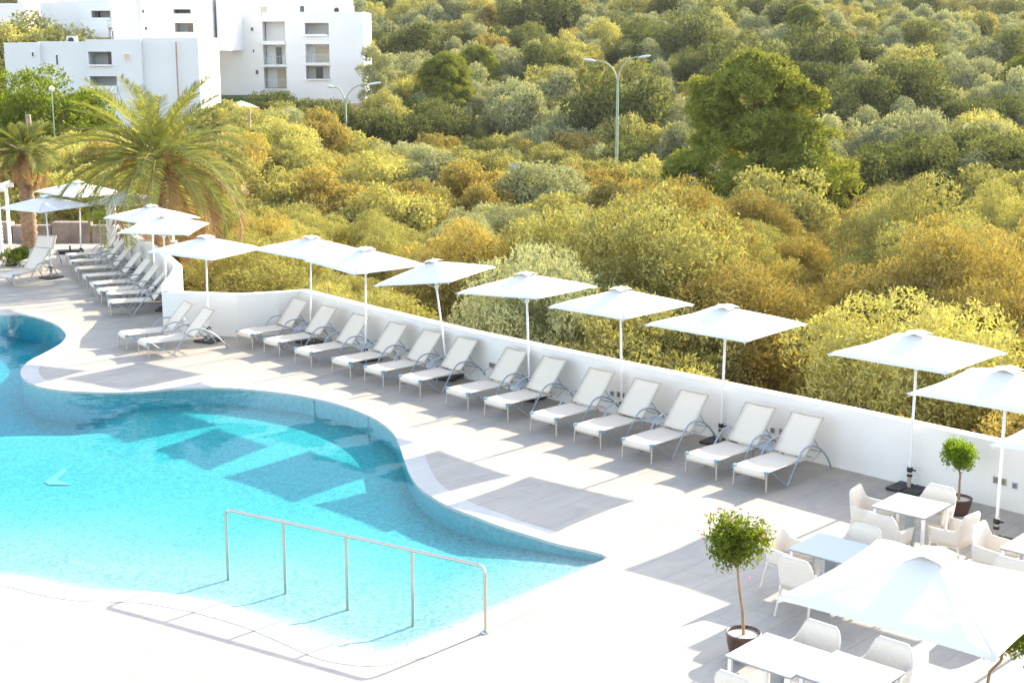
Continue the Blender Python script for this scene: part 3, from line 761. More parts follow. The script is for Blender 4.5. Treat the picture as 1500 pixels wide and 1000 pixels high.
# near trees (behind the wall)
rs = random.Random(5); cnt = 0
pts = []
y = 25.0
def ok(x, y, r):
    return all((x-a)**2 + (y-b)**2 > (.5*(r+c))**2 for a, b, c in pts)
tries = 0
while tries < 9000:
    tries += 1
    Y = 24 + (62-24) * rs.random(); X = rs.uniform(-13.5, .42*Y + 3)
    if not outside_deck(X, Y) or not behind_wall(X, Y, 2.75): continue
    if X < -7.5 and Y < 43 and X < -8.2: continue
    px, _ = proj(X, Y, 0)
    if px < 255 or px > 1640: continue
    r = 2.95
    if not ok(X, Y, r): continue
    pts.append((X, Y, r))
    u = (px - 250) / 1250
    q = rs.random()
    if u > .55: key = 'gold_near' if q < .66 else ('olive_near' if q < .96 else 'grey_near')
    elif u > .3: key = 'olive_near' if q < .55 else ('gold_near' if q < .75 else 'grey_near')
    else: key = 'olive_near' if q < .7 else 'gold_near'
    sc = rs.uniform(.78, 1.05)
    sc *= (1.05 if .70 < u < .83 else 1.26) if u > .45 else 1.08
    if Y > 48: sc *= .8
    place(key, X, Y, sc, *LAB[key], sz=sc*rs.uniform(.82, 1.22)); cnt += 1
for px, py, Y, sc in ((905,470,31,1.15),(870,478,32.5,1.0),(1000,490,29.5,.9),(1260,560,26.5,.8),(1395,600,25,.8),(700,455,36,.85),(760,470,34.5,.8)):
    p = at(px, py, Y); X, yy = p.x, Y
    while not behind_wall(X, yy, 1.7*sc+.3): X += .2; yy += .25
    place('bright_near', X, yy, sc, *LAB['bright_near']); cnt += 1
# mid thicket
tries = 0
while tries < 12000 and cnt < 285:
    tries += 1
    Y = 60 + 62 * rs.random()**.8; X = rs.uniform(-.38*Y, .40*Y)
    px, _ = proj(X, Y, -3)
    if px < 150 and Y < 100: continue
    if px < 330 and Y > 84: continue
    if abs(Y - road_y(X)) < 3.6 and X > -12: continue
    if ((X-13.5)/6.3)**2 + ((Y-84)/5)**2 < 1: continue
    if X > 14 and Y < road_y(X) and Y > 70: r = 3.6; sq = .62
    else: r = 3.5; sq = 1
    if not ok(X, Y, r): continue
    pts.append((X, Y, r)); q = rs.random()
    if px > 900 and Y > 84: key = 'grey' if q < .4 else ('dark' if q < .7 else 'olive')
    elif px > 850: key = 'gold' if q < .4 else 'olive'
    else: key = 'olive' if q < .66 else ('gold' if q < .8 else ('grey' if q < .95 else 'bright'))
    s_ = rs.uniform(.7, 1.25)
    if 1150 < px < 1285 and Y < 86: s_ *= .5
    if key == 'dark': s_ *= .8
    place(key, X, Y, s_, *LAB[key], sz=s_*sq*rs.uniform(.8, 1.05)); cnt += 1
print('bushes', cnt)
for px, py, Y, sc in ((890,262,90,.9),(820,272,88,.8),(780,285,86,.7),(1200,305,84,.9),(1400,290,80,.7),(1450,300,78,.8),(410,190,104,1.2),(370,200,102,1.0)):
    p = at(px, py, Y); place('bright', p.x, Y, sc, *LAB['bright'])
for px, py, sc in ((1345,300,1.2),(1270,300,.9),(1365,312,1.0),(905,205,1.0),(880,214,.8),(925,212,.8),(1480,285,1.0)):
    q = on_ground(px, py, 75); place('rust', q.x, q.y, sc, *LAB['rust'])
for px, Y, sc in ((1255,91,1.0),(1300,93,1.15),(1345,94,1.0),(1392,91,1.2),(1440,92,1.25),(1490,88,1.3),(1530,90,1.2),(1225,97,.9),(1420,99,1.3),(1325,101,1.1)):
    X = (px-750)/FPX*Y*1.03; Y = max(Y, road_y(X) + 5.5); place('dark', X, Y, sc, *LAB['dark'])
# big pine
def make_pine(seed, n=150000, size=.12):
    rng = random.Random(seed); bl = []
    H_, W_ = 10.4, 5.3
    for i in range(330):
        f = rng.random()**.85; z = .9 + f*(H_-1.5)
        prof = (1 - f**2.1)**.62 * (.90 + .1*math.sin(f*9)) * (.80 + .2*min(1, f*4))
        a = rng.uniform(0, 2*PI); r = W_*max(.02, prof-.08)*(.40+.60*math.sqrt(rng.random()))*(1+.12*math.sin(3*a+f*5))
        bl.append((r*math.cos(a), r*math.sin(a), z+rng.uniform(-.3,.4), rng.uniform(.35, .82)))
    root = empty('pine_tree')
    me = leaf_mesh('crown', bl, n, size, .26, seed, mat_=LM['pine'], tuft=6, upbias=.8, shell=.4, rnd=.6)
    c = bpy.data.objects.new('crown', me); COL.objects.link(c); c.parent = root
    t = MB().tube([(0,0,-.5),(.1,.1,2.5),(-.1,0,5.5),(.1,.1,9.2)], [.2,.15,.10,.03], 8)
    for i in range(34):
        b = bl[i*9]; z = max(.8, b[2]-1.6); t.tube(arc((0,0,z), (b[0]*.5,b[1]*.5,z+.3), b[:3], 4), [.05,.04,.03,.02,.012], 5, caps=False)
    t.build('trunk', M['bark'], root); remember(root); return root
pine = make_pine(3)
px_, Y_ = 1098, 84
pb = at(px_, 330, Y_); pine.location = (pb.x, Y_, -3.8); pine.scale = (1.24, 1.24, 1.0)
tag(pine, 'big yellow green pine towering over the thicket right of the double street lamp', 'tree')
for px, Y, sc, lab in ((1160, 205, .95, 'dark pine on the far slope above the big pine'), (1062, 165, .62, 'dark pine on the slope just left of the big pine top'), (1488, 150, .95, 'dark pine at the right edge of the far slope'),
                  (1420, 102, .62, 'dark pine beyond the road at the right'), (655, 150, .9, 'dark pine beside the white apartment block, above the double row of bushes'), (700, 168, .75, 'dark pine right of the one beside the apartment block'),
                  (1330, 96, .42, 'small dark pine on the far bank of the road')):
    o = copy_tree(pine); X = (px-750)/FPX*Y*1.02; o.location = (X, Y, terr(X, Y)-.6); o.scale = (sc, sc, sc*.85); o.rotation_euler = (0, 0, Y)
    tag(o, lab, 'tree', 'dark pines of the slope')
# trees round the apartment buildings
for px, Y, sc, lab in ((335,112,.8,'dark tree in front of the gap between the two white buildings'),(380,120,.8,'dark tree left of the others below the lowest balconies'),(50,104,1.15,'dense leafy tree at the left in front of the white building'),(92,101,1.2,'dense leafy tree right of the first, in front of the white building'),(132,106,.8,'low leafy tree at the foot of the white building'),
        (420,122,1.0,'dark tree left of the single street lamp, below the balconies'),(455,120,.95,'dark tree directly behind the single street lamp'),(500,124,1.05,'dark tree right of the single street lamp'),(545,126,1.2,'dark tree at the right corner of the apartment block'),
        (590,128,1.15,'dark tree beside the parked vans'),(640,132,1.3,'dark tree in the group right of the parked vans')):
    X = (px-750)/FPX*Y*1.02; k_ = 'bright_near' if px < 140 else 'dark'
    s3 = sc*1.0 if k_ == 'dark' else sc*2.1
    place(k_, X, Y, s3, lab, 'tree', 'trees by the apartment buildings')
for px, Y, sc, lab in ((20,146,1.1,'olive green tree on the left behind the low white building'),(62,148,1.25,'olive green tree behind the roof of the low white building'),(88,147,.8,'small olive green tree at the end of the white roof')):
    X = (px-750)/FPX*Y; place('olive', X, Y, sc*2.2, lab, 'tree', 'trees behind the low building', z=.6)
pop = make_bush('poplar_tree', 3.2, 9.5, 40, 14000, .11, .4, 'grey', 210, z0=.1, nst=4, tuft=4)
X = (556-750)/FPX*150; pop.location = (X, 150, .0); tag(pop, 'tall pale poplar rising beside the right end of the apartment block', 'tree')
# far slope: one mass of scrub, scattered with the same bushes
sv = []; ssz = []; svi = []; kinds = ['grey', 'olive', 'dark', 'rust', 'gold']
rs2 = random.Random(9); y = 118.0
while y < 640:
    step = 3.5 + (y-118)*.006
    x = -.48*y
    while x < .48*y:
        X = x + rs2.uniform(-.5,.5)*step*1.1; Y = y + rs2.uniform(-.5,.5)*step*1.1
        px, _ = proj(X, Y, terr(X, Y)); x += step
        if px < 560 and Y < 200: continue
        if abs(px-610) < 32 and Y < 150: continue
        if rs2.random() < .10 + .12*max(0, math.sin(X*.13)*math.sin(Y*.05+1)): continue
        q = rs2.random(); nz = math.sin(X*.09+2)*math.sin(Y*.07)
        k_ = 0 if q < .50 else (1 if q < .78 else (2 if q < .86+.1*nz else (3 if q < .95 else 4)))
        sv.append((X, Y, terr(X, Y)-.25)); svi.append(k_); ssz.append((.55 + .95*rs2.random()**1.3) * (1.25 if k_ == 3 else 1) * (1.25 if k_ == 2 and rs2.random() < .4 else 1))
    y += step
me = bpy.data.meshes.new('hillside_scrub'); me.from_pydata(sv, [], [])
at_ = me.attributes.new('size', 'FLOAT', 'POINT'); at_.data.foreach_set('value', ssz)
ak = me.attributes.new('species', 'INT', 'POINT'); ak.data.foreach_set('value', svi)
scrub = bpy.data.objects.new('hillside_scrub', me); COL.objects.link(scrub); tag(scrub, 'mass of grey green and olive scrub covering the far hillside', 'scrub', kind='stuff')
ng = bpy.data.node_groups.new('scatter', 'GeometryNodeTree')
ng.interface.new_socket('Geometry', in_out='INPUT', socket_type='NodeSocketGeometry'); ng.interface.new_socket('Geometry', in_out='OUTPUT', socket_type='NodeSocketGeometry')
gi = ng.nodes.new('NodeGroupInput'); go = ng.nodes.new('NodeGroupOutput'); jg = ng.nodes.new('GeometryNodeJoinGeometry')
na = ng.nodes.new('GeometryNodeInputNamedAttribute'); na.data_type = 'FLOAT'; na.inputs['Name'].default_value = 'size'
nk = ng.nodes.new('GeometryNodeInputNamedAttribute'); nk.data_type = 'INT'; nk.inputs['Name'].default_value = 'species'
cxyz = ng.nodes.new('ShaderNodeCombineXYZ'); mz = ng.nodes.new('ShaderNodeMath'); mz.operation = 'MULTIPLY'; mz.inputs[1].default_value = 1.25
ng.links.new(na.outputs['Attribute'], mz.inputs[0]); ng.links.new(mz.outputs[0], cxyz.inputs[2])
for q_ in (0, 1): ng.links.new(na.outputs['Attribute'], cxyz.inputs[q_])
for ki, kn in enumerate(kinds):
    cmp = ng.nodes.new('FunctionNodeCompare'); cmp.data_type = 'INT'; cmp.operation = 'EQUAL'
    ng.links.new(nk.outputs['Attribute'], cmp.inputs[2]); cmp.inputs[3].default_value = ki
    lst = protos[kn]
    for vi, pr in enumerate(lst):
        crown = [c for c in KIDS[pr.name] if c.name.startswith('crown')][0]
        oi = ng.nodes.new('GeometryNodeObjectInfo'); oi.transform_space = 'ORIGINAL'; oi.inputs['Object'].default_value = crown; oi.inputs['As Instance'].default_value = True
        idx = ng.nodes.new('GeometryNodeInputIndex'); md = ng.nodes.new('FunctionNodeCompare'); md.data_type = 'INT'; md.operation = 'EQUAL'
        mo = ng.nodes.new('ShaderNodeMath'); mo.operation = 'MODULO'; mo.inputs[1].default_value = len(lst); ng.links.new(idx.outputs[0], mo.inputs[0])
        ng.links.new(mo.outputs[0], md.inputs[2]); md.inputs[3].default_value = vi
        an = ng.nodes.new('FunctionNodeBooleanMath'); an.operation = 'AND'; ng.links.new(cmp.outputs[0], an.inputs[0]); ng.links.new(md.outputs[0], an.inputs[1])
        ip = ng.nodes.new('GeometryNodeInstanceOnPoints'); rv = ng.nodes.new('FunctionNodeRandomValue'); rv.data_type = 'FLOAT_VECTOR'
        rv.inputs[0].default_value = (-.06, -.06, 0); rv.inputs[1].default_value = (.06, .06, 6.28)
        ng.links.new(gi.outputs[0], ip.inputs['Points']); ng.links.new(an.outputs[0], ip.inputs['Selection']); ng.links.new(oi.outputs['Geometry'], ip.inputs['Instance'])
        ng.links.new(rv.outputs[0], ip.inputs['Rotation']); ng.links.new(cxyz.outputs[0], ip.inputs['Scale'])
        ng.links.new(ip.outputs[0], jg.inputs[0])
ng.links.new(jg.outputs[0], go.inputs[0])
scrub.modifiers.new('scatter', 'NODES').node_group = ng
print('scrub', len(sv))
# ---------------------------------------------------------------- small potted trees
def potted(name, loc, label, R, trunk_h, crown_z, pot_r, pot_h, seed, matl, n, size, flowers=False, lean=(-.1, 0), dense=False):
    root = empty(name, loc, 0, label, 'potted tree', None)
    pr = [(pot_r*.62,0),(pot_r*.72,.004),(pot_r*.95,pot_h*.62),(pot_r*1.0,pot_h*.9),(pot_r*1.04,pot_h),(pot_r*.93,pot_h),(pot_r*.9,pot_h-.05)]
    MB().lathe(pr, 32).build('pot', M['pot'], root)
    MB().lathe([(.0001,pot_h-.035),(pot_r*.5,pot_h-.03),(pot_r*.915,pot_h-.04)], 24).build('gravel', M['gravel'], root)
    lx, ly = lean
    t = MB().tube([(0,0,pot_h-.06),(lx*.2,ly*.3,pot_h+.25),(lx*.75+.02,ly,pot_h+trunk_h*.62),(lx,ly,crown_z-R*.55)], [.022,.017,.016,.014], 8)
    rng = random.Random(seed)
    bl = []
    for i in range(46):
        d = Vector((rng.gauss(0,1), rng.gauss(0,1), rng.gauss(0,1))).normalized()
        q = R*(.60 if dense else .68)*rng.random()**.4
        bl.append((lx+d.x*q, ly+d.y*q, crown_z+d.z*q*.86, R*rng.uniform(.18,.34)))
    for i in range(16): b = bl[i]; t.tube(arc((lx,ly,crown_z-R*.6), (lx+(b[0]-lx)*.35,ly+(b[1]-ly)*.35,(crown_z+b[2])/2-.1), b[:3], 4), [.011,.009,.007,.005,.003], 5, caps=False)
    t.build('trunk', M['potbark'], root)
    me = leaf_mesh('crown', bl, n, size, .36, seed, mat_=LM[matl], tuft=3, upbias=.35, squash=1.0, shell=.35, rnd=.8)
    c = bpy.data.objects.new('crown', me); COL.objects.link(c); c.parent = root
    if flowers:
        me = leaf_mesh('flowers', [(lx,ly,crown_z,R*.98)], 36, .014, .8, seed+1, mat_=M['flower'], tuft=4, shell=.85)
        c = bpy.data.objects.new('flowers', me); COL.objects.link(c); c.parent = root
    return root
p1 = gnd(1088, 962); potted('potted_tree', p1, 'round potted tree with pink blossom in a brown glazed pot beside the joined tables', .50, .75, 1.42, .205, .32, 21, 'bright', 4200, .030, True, (-.10, .02))
p2 = gnd(1403, 752); potted('potted_tree', p2, 'small lime green ball tree in a brown pot against the white wall', .37, .55, .93, .20, .26, 22, 'lime', 3600, .026, False, (-.03, 0), True)
p3 = gnd(1440, 1056); potted('potted_tree', p3, 'potted tree with loose foliage mostly hidden under the right side of the big parasol', .54, .6, 1.12, .2, .32, 23, 'bright', 4200, .03, False, (.16, 0))
# ---------------------------------------------------------------- palm
def frond_meshes(Lf, droop, nlf, seed, wleaf, llen):
    rng = random.Random(seed); pts_ = []; z = 0; x = 0; n_ = 16
    ang = math.radians(12)
    for i in range(n_+1):
        pts_.append(Vector((x, 0, z))); t = i/n_; a = ang + droop*t**1.3
        x += Lf/n_*math.cos(a); z -= Lf/n_*math.sin(a)
    rach = MB().tube(pts_, [.032*(1-.85*i/n_)+.003 for i in range(n_+1)], 5, caps=False)
    lf = MB()
    for i in range(nlf):
        t = .16 + .84*i/nlf; k_ = t*n_; j = min(n_-1, int(k_)); p = pts_[j].lerp(pts_[j+1], k_-j); tg = (pts_[j+1]-pts_[j]).normalized()
        up_ = tg.cross(Vector((0,1,0))).normalized() * -1
        if up_.z < 0: up_ = -up_
        for s in (-1, 1):
            l = llen*(.45+.75*math.sin(PI*min(1, t*.86+.12)))*rng.uniform(.85,1.1)
            d = (tg*.75 + Vector((0,s,0))*.75 + up_*rng.uniform(.05,.45)).normalized(); mid = p + d*l*.55; end = p + d*l + Vector((0,0,-.18*l))
            sd = (up_*.9 + tg*.2).normalized().cross(d).normalized()*wleaf; sd = sd.lerp(up_*wleaf, rng.random()*.6)
            lf.add([p-sd*.5, p+sd*.5, mid+sd*.6, end, mid-sd*.6], [(0,1,2,4),(4,2,3)])
    return rach, lf
def make_palm(name, loc, crown_h, label, nfr, Lf, seed, mats, trunk_r=.2, dead=6, upright=.0):
    root = empty(name, loc, 0, label, 'palm tree'); rng = random.Random(seed)
    prof = []
    for i in range(40): z = -.6 + (crown_h+.5)*i/39; prof.append((trunk_r*(1.15-.25*i/39)*(1.09 if i % 2 else .93), z))
    prof.append((.02, crown_h)); MB().lathe(prof, 14).build('trunk', M['palmtrunk'], root)
    vs_ = [frond_meshes(Lf*rng.uniform(.9,1.05), dr, 70, seed+i, .027, .52) for i, dr in enumerate((.7, 1.1, 1.5, 1.9))]
    built = {}
    for i in range(nfr):
        f = i/nfr; vi = min(3, int(f*4)); dd = i >= nfr-dead
        key = (vi, dd)
        if key not in built:
            r_ = vs_[vi][0].build('frond', M['palmtrunk'] if dd else simple('frond_stalk%d%d' % key, (.34,.30,.13), .6), root)
            l_ = vs_[vi][1].build('leaflets', LM['dead' if dd else mats], r_); built[key] = (r_, l_); o, l2 = r_, l_
        else:
            o = built[key][0].copy(); COL.objects.link(o); o.parent = root
            l2 = built[key][1].copy(); COL.objects.link(l2); l2.parent = o
        elev = math.radians(82 - 88*f**.85 - upright) if not dd else math.radians(12-rng.random()*38)
        az = i*2.39996 + rng.uniform(-.2,.2) if not dd or Lf < 2 else rng.uniform(-1.1, .5) + (PI if rng.random() < .25 else 0)
        o.location = (0, 0, crown_h - .05 - .25*f); o.rotation_euler = (rng.uniform(-.25,.25), -elev, az); s_ = rng.uniform(.85,1.08)*(1-.12*(1-f)); o.scale = (s_,)*3
    fr_ = MB()
    for i in range(9):
        a = rng.uniform(0,2*PI); r_ = .75+rng.random()*.5
        for k_ in range(9):
            b_ = a+rng.uniform(-.25,.25); fr_.tube(arc((0,0,crown_h-.1),(r_*.5*math.cos(a),r_*.5*math.sin(a),crown_h+.35),(r_*math.cos(b_),r_*math.sin(b_),crown_h-.25-rng.random()*.3),4), .008, 4, caps=False)
    if Lf > 2: fr_.build('fruit_stalks', M['fruit'], root)
    return root
make_palm('date_palm', (-11.0, 44.3, -.4), 4.0, 'large date palm arching over the left row of parasols, with dry brown fronds below', 76, 3.9, 31, 'palm', .21, 12)
make_palm('date_palm', (-16.9, 49.5, 0), 3.5, 'short palm with spiky bright fronds at the left edge above the timber pergola', 26, 1.5, 47, 'palm', .25, 5)
# ---------------------------------------------------------------- far left terrace
tw = empty('terrace_wall', (-15.5, 51.5, 0), 0, 'low stone terrace wall with steps beyond the far left loungers', 'wall')
w = MB()
for i in range(5): w.box((-5.5+i*1.1*1.3, -.2, -.4), (-5.5+(i+1)*1.43-.02, .25, .55+.12*(i % 2)))
w.build('stone_blocks', M['stone'], tw, bevel=.05)
s = MB()
for i in range(3): s.box((1.9, -1.6+i*.4, -.1), (3.6-.2*i, -1.2+i*.4, .16+.16*i))
s.build('steps', M['kerb'], tw, bevel=.02)
pg = empty('pergola', (-17.75, 47.2, 0), .15, 'white timber pergola frame with a slatted bench, cut by the left edge', 'pergola')
for x, y in ((-.9,-.6),(.75,-.6),(-.9,.9),(.75,.9)): MB().box((x-.05,y-.05,0),(x+.05,y+.05,2.25)).build('post', M['white_wall'], pg)
for y in (-.6,.9): MB().box((-1.2,y-.04,2.255),(1.0,y+.04,2.4)).build('beam', M['white_wall'], pg)
for i in range(6): MB().box((-1.1+i*.38,-.9,2.405),(-1.04+i*.38,1.2,2.47)).build('rafter', M['white_wall'], pg)
MB().box((-.84,-.5,.42),(.69,.1,.48)).build('bench_seat', M['white_wall'], pg)
q = MB()
for k_ in range(4): q.box((-.84,.1,.55+k_*.14),(.69,.14,.63+k_*.14))
q.build('bench_back', M['white_wall'], pg)
q = MB().box((-.84,-.54,.0),(.69,-.5,.40)); q.build('bench_front', M['wood'], pg)
fence = empty('slatted_fence', (-13.55, 49.0, 0), 1.9, 'weathered grey timber picket fence beside the white pillar', 'fence')
q = MB()
for k_ in range(16): q.box((-1.3+k_*.16,-.012,.02),(-1.3+k_*.16+.11,.012,1.45+.03*(k_ % 3)))
q.build('slats', M['wood'], fence); MB().box((-1.32,.0125,.3),(1.3,.05,.38)).tube([(-1.32,.04,1.1),(1.3,.04,1.1)], .03, 6).build('rails', M['wood'], fence)
pl = at(165, 358, 48.0); pil = empty('white_pillar', (pl.x, 48.0, 0), .2, 'tall white rendered pillar at the far end of the left wall', 'pillar')
MB().box((-.16,-.16,-.1),(.16,.16,2.1)).build('shaft', M['white_wall'], pil, bevel=.01); MB().box((-.19,-.19,2.102),(.19,.19,2.17)).build('capstone', M['white_wall'], pil, bevel=.01)
hd = empty('metal_guardrail', (-12.8, 49.6, 0), .1, 'thin metal guard rail at the far end of the left deck', 'railing')
q = MB()
for z in (.25,.5,.75,.95): q.tube([(-1.6,0,z),(.6,0,z)], .015, 6)
q.build('rails', M['steel'], hd)
for x in (-1.6,-.5,.6): MB().tube([(x,0,0),(x,0,1.0)], .02, 6).build('post', M['steel'], hd)
def low_plants(x, y, sc, lab): place('bright', x, y, sc, lab, 'bush', None, z=-.1)
low_plants(-16.0, 45.6, .32, 'low green hedge plant by the pergola at the left edge')
low_plants(-12.9, 51.3, .4, 'green shrub behind the guard rail at the end of the left deck')
low_plants(-15.2, 52.6, .5, 'green shrub on top of the stone terrace wall')
for x, y, sc, k_, lab in ((-19,56,.9,'olive','olive green bush behind the palm at the left edge'),(-16,57,.85,'olive','olive green bush behind the stone terrace, under the date palm'),(-13,56.5,.9,'gold','golden bush behind the slatted fence'),
        (-18,63,1,'olive','olive green bush farther back behind the stone terrace'),(-21.5,66,1,'olive','olive green bush at the left edge in front of the dense leafy trees'),(-15,66,1,'gold','golden bush between the date palm and the buildings'),(-11.5,61,1,'olive','olive green bush just right of the date palm crown'),
        (-12,70,1,'olive','olive green bush behind the date palm crown'),(-19,75,1,'olive','olive green bush below the low white building'),(-24,80,1,'olive','olive green bush below the left end of the low white building'),(-16,82,1,'gold','golden bush below the middle of the low white building'),(-14,92,1,'olive','olive green bush below the right end of the low white building')):
    place(k_, x, y, sc, lab, 'bush', None)
pp = at(43, 196, 72); q = empty('wooden_post', (pp.x, 72, terr(pp.x, 72)), 0, 'short weathered wooden post left of the date palm', 'post'); z1 = at(42,168,72).z - q.location.z
MB().tube([(0,0,-.2),(0,0,z1)], .14, 8).build('post_body', M['wood'], q); MB().tube([(-1.0,0,z1*.85),(0,0,z1*.85)], .03, 6).build('cross_rail', M['lamphead'], q)
pp = at(366, 190, 100); q = empty('wooden_post', (pp.x, 100, terr(pp.x, 100)), 0, 'thin wooden post right of the date palm fronds', 'post')
MB().tube([(0,0,-.2),(0,0,at(366,160,100).z-q.location.z)], .09, 8).build('post_body', M['wood'], q)
pp = at(78, 170, 96); q = empty('globe_lamp', (pp.x, 96, terr(pp.x, 96)), 0, 'white globe garden lamp standing in front of the leafy trees', 'lamp'); zt = at(76,130,96).z - q.location.z
MB().tube([(0,0,-.2),(0,0,zt-.15)], .035, 8).build('post', M['lampgreen'], q); MB().lathe([(.001,zt-.2),(.14,zt-.14),(.19,zt),(.14,zt+.14),(.001,zt+.19)], 16).build('globe', M['white_wall'], q)
# ---------------------------------------------------------------- road, signs, vehicles, lamps
rd = MB(); kb = MB(); rv_ = []
for i in range(40):
    x = -30 + i*2.6; rv_.append((x, road_y(x)))
for (x0,y0),(x1,y1) in zip(rv_, rv_[1:]):
    z0, z1 = terr(x0,y0)+.30, terr(x1,y1)+.30
    rd.add([(x0,y0-2.6,z0),(x1,y1-2.6,z1),(x1,y1+2.6,z1),(x0,y0+2.6,z0)], [(0,1,2,3)])
    for s in (-1, 1):
        a, b_ = (2.6, 3.3) if s > 0 else (-3.3, -2.6)
        kb.add([(x0,y0+a,z0+.12),(x1,y1+a,z1+.12),(x1,y1+b_,z1+.12),(x0,y0+b_,z0+.12),(x0,y0+a,z0-.6),(x1,y1+a,z1-.6),(x1,y1+b_,z1-.6),(x0,y0+b_,z0-.6)], [(0,1,2,3),(0,4,5,1),(3,2,6,7)])
tag(rd.build('road', M['asphalt']), kind='structure'); tag(kb.build('road_kerb', M['kerb']), kind='structure')
def lamp(px, Y, ytop, label, single=False):
    b_ = at(px, 240, Y); z0 = terr(b_.x, Y); zt = at(px, ytop, Y).z - z0
    r = empty('street_lamp', (b_.x, Y, z0), 0, label, 'street lamp')
    s = Y/FPX
    MB().tube([(0,0,-.3),(0,0,zt-32*s)], [.15,.09], 10).build('pole', M['lampgreen'], r)
    arms = [(-50,0,-3),(47,0,-8)] if not single else [(-26,0,6),(52,0,2)]
    for ax_, _, dz_ in arms:
        top = zt - dz_*s - 2*s
        MB().tube(arc((0,0,zt-34*s),(0.05*ax_*s,0,top-.1),(ax_*s*.62,0,top),8), .055, 8, caps=False).build('arm', M['lampgreen'], r)
        h = MB(); x0, x1 = ax_*s*.60, ax_*s*1.02; xm = (x0+x1)/2; L_ = abs(x1-x0)/2; T = Matrix.Translation((xm,0,top+.02)) @ Matrix.Rotation(.15*(1 if ax_ < 0 else -1), 4, 'Y')
        vs_ = []; n_ = 12
        for j in range(7):
            th = -PI/2+PI*j/6
            for k_ in range(n_): ph = 2*PI*k_/n_; vs_.append(T @ Vector((L_*math.sin(th), .17*math.cos(th)*math.cos(ph), .12*math.cos(th)*math.sin(ph))))
        h.add(vs_, [(j*n_+k_, j*n_+(k_+1)%n_, (j+1)*n_+(k_+1)%n_, (j+1)*n_+k_) for j in range(6) for k_ in range(n_)], True); h.build('lamp_head', M['lamphead'], r)
lamp(903, 112, 90, 'double armed street lamp on a pale green pole, left of the big pine')
lamp(508, 122, 119, 'double armed grey green street lamp in front of the apartment block trees', True)
sg = at(753, 262, 92); r = empty('road_sign', (sg.x, 92, terr(sg.x, 92)), .2, 'small blue grey road sign seen from behind in the middle thicket', 'road sign')
zz = at(753,246,92).z - r.location.z
MB().tube([(0,0,-.2),(0,0,zz)], .03, 6).build('post', M['lamphead'], r); MB().box((-.3,-.03,zz-.3),(.3,-.005,zz+.35)).build('panel', M['blue_alu'], r)
sg = at(1015, 275, 74); r = empty('road_sign', (sg.x, 74, terr(sg.x, 74)), -.2, 'small dark road sign panel at the lower left of the big pine', 'road sign')
zz = at(1015,262,74).z - r.location.z
MB().tube([(0,0,-.2),(0,0,zz)], .03, 6).build('post', M['lamphead'], r); MB().box((-.2,-.06,zz-.3),(.2,-.035,zz+.3)).build('panel', M['dark'], r)
def van(px, py, Y, rz, label, col):
    p = on_ground(px, py); r = empty('parked_van', p, rz, label, 'van'); m1 = simple('van_paint', col, .3)
    prof = [(-2.2,.35),(-2.25,1.0),(-2.15,1.75),(-1.9,1.92),(1.0,1.92),(1.5,1.25),(2.15,1.05),(2.25,.6),(2.2,.35)]
    b_ = MB(); n_ = len(prof); b_.add([(x,-.9,z) for x,z in prof]+[(x,.9,z) for x,z in prof], [tuple(range(n_)), tuple(range(n_,2*n_))[::-1]]+[(i,(i+1)%n_+0,(i+1)%n_+n_,i+n_) for i in range(n_)])
    b_.build('body', m1, r, bevel=.06)
    for s in (-1,1): MB().add([(-1.8,s*.905,1.2),(.9,s*.905,1.2),(.75,s*.905,1.75),(-1.8,s*.905,1.75)], [(0,1,2,3)]).build('side_window', M['glass'], r)
    MB().add([(1.05,-.8,1.87),(1.05,.8,1.87),(1.48,.8,1.31),(1.48,-.8,1.31)], [(0,1,2,3)]).build('windscreen', M['glass'], r).location = (.012,0,.012)
    for x in (-1.4,1.4):
        for s in (-1,1): w_ = MB().tube([(x,s*.72,.34),(x,s*.93,.34)], .34, 16).build('wheel', M['dark'], r); MB().tube([(x,s*.932,.34),(x,s*.94,.34)], .18, 12).build('rim', M['lamphead'], w_)
van(598, 104, 138, 1.25, 'white van parked in the gap among the dark trees, upper one', (.75,.75,.76))
van(604, 124, 134, 1.0, 'white van parked in the gap among the dark trees, lower one', (.7,.7,.7))
for k_, (px, py, Y, lab) in enumerate(((353,150,118,'faded fabric garden parasol with red edge near the foot of the apartment block'),)):
    p = at(px, py, Y); r = empty('garden_parasol', (p.x, Y, p.z-1.9), 0, lab, 'parasol'); r.scale = (.75,.75,.75)
    MB().tube([(0,0,0),(0,0,2.3)], .04, 8).build('pole', M['wood'], r); MB().lathe([(.01,2.7),(1.0,2.35),(1.9,2.0)], 8).build('canopy', M['canopy'], r); MB().lathe([(1.6,2.12),(1.93,1.99),(1.94,1.9)], 8).build('valance', simple('red_trim', (.5,.12,.1), .8), r).location = (0,0,.012)
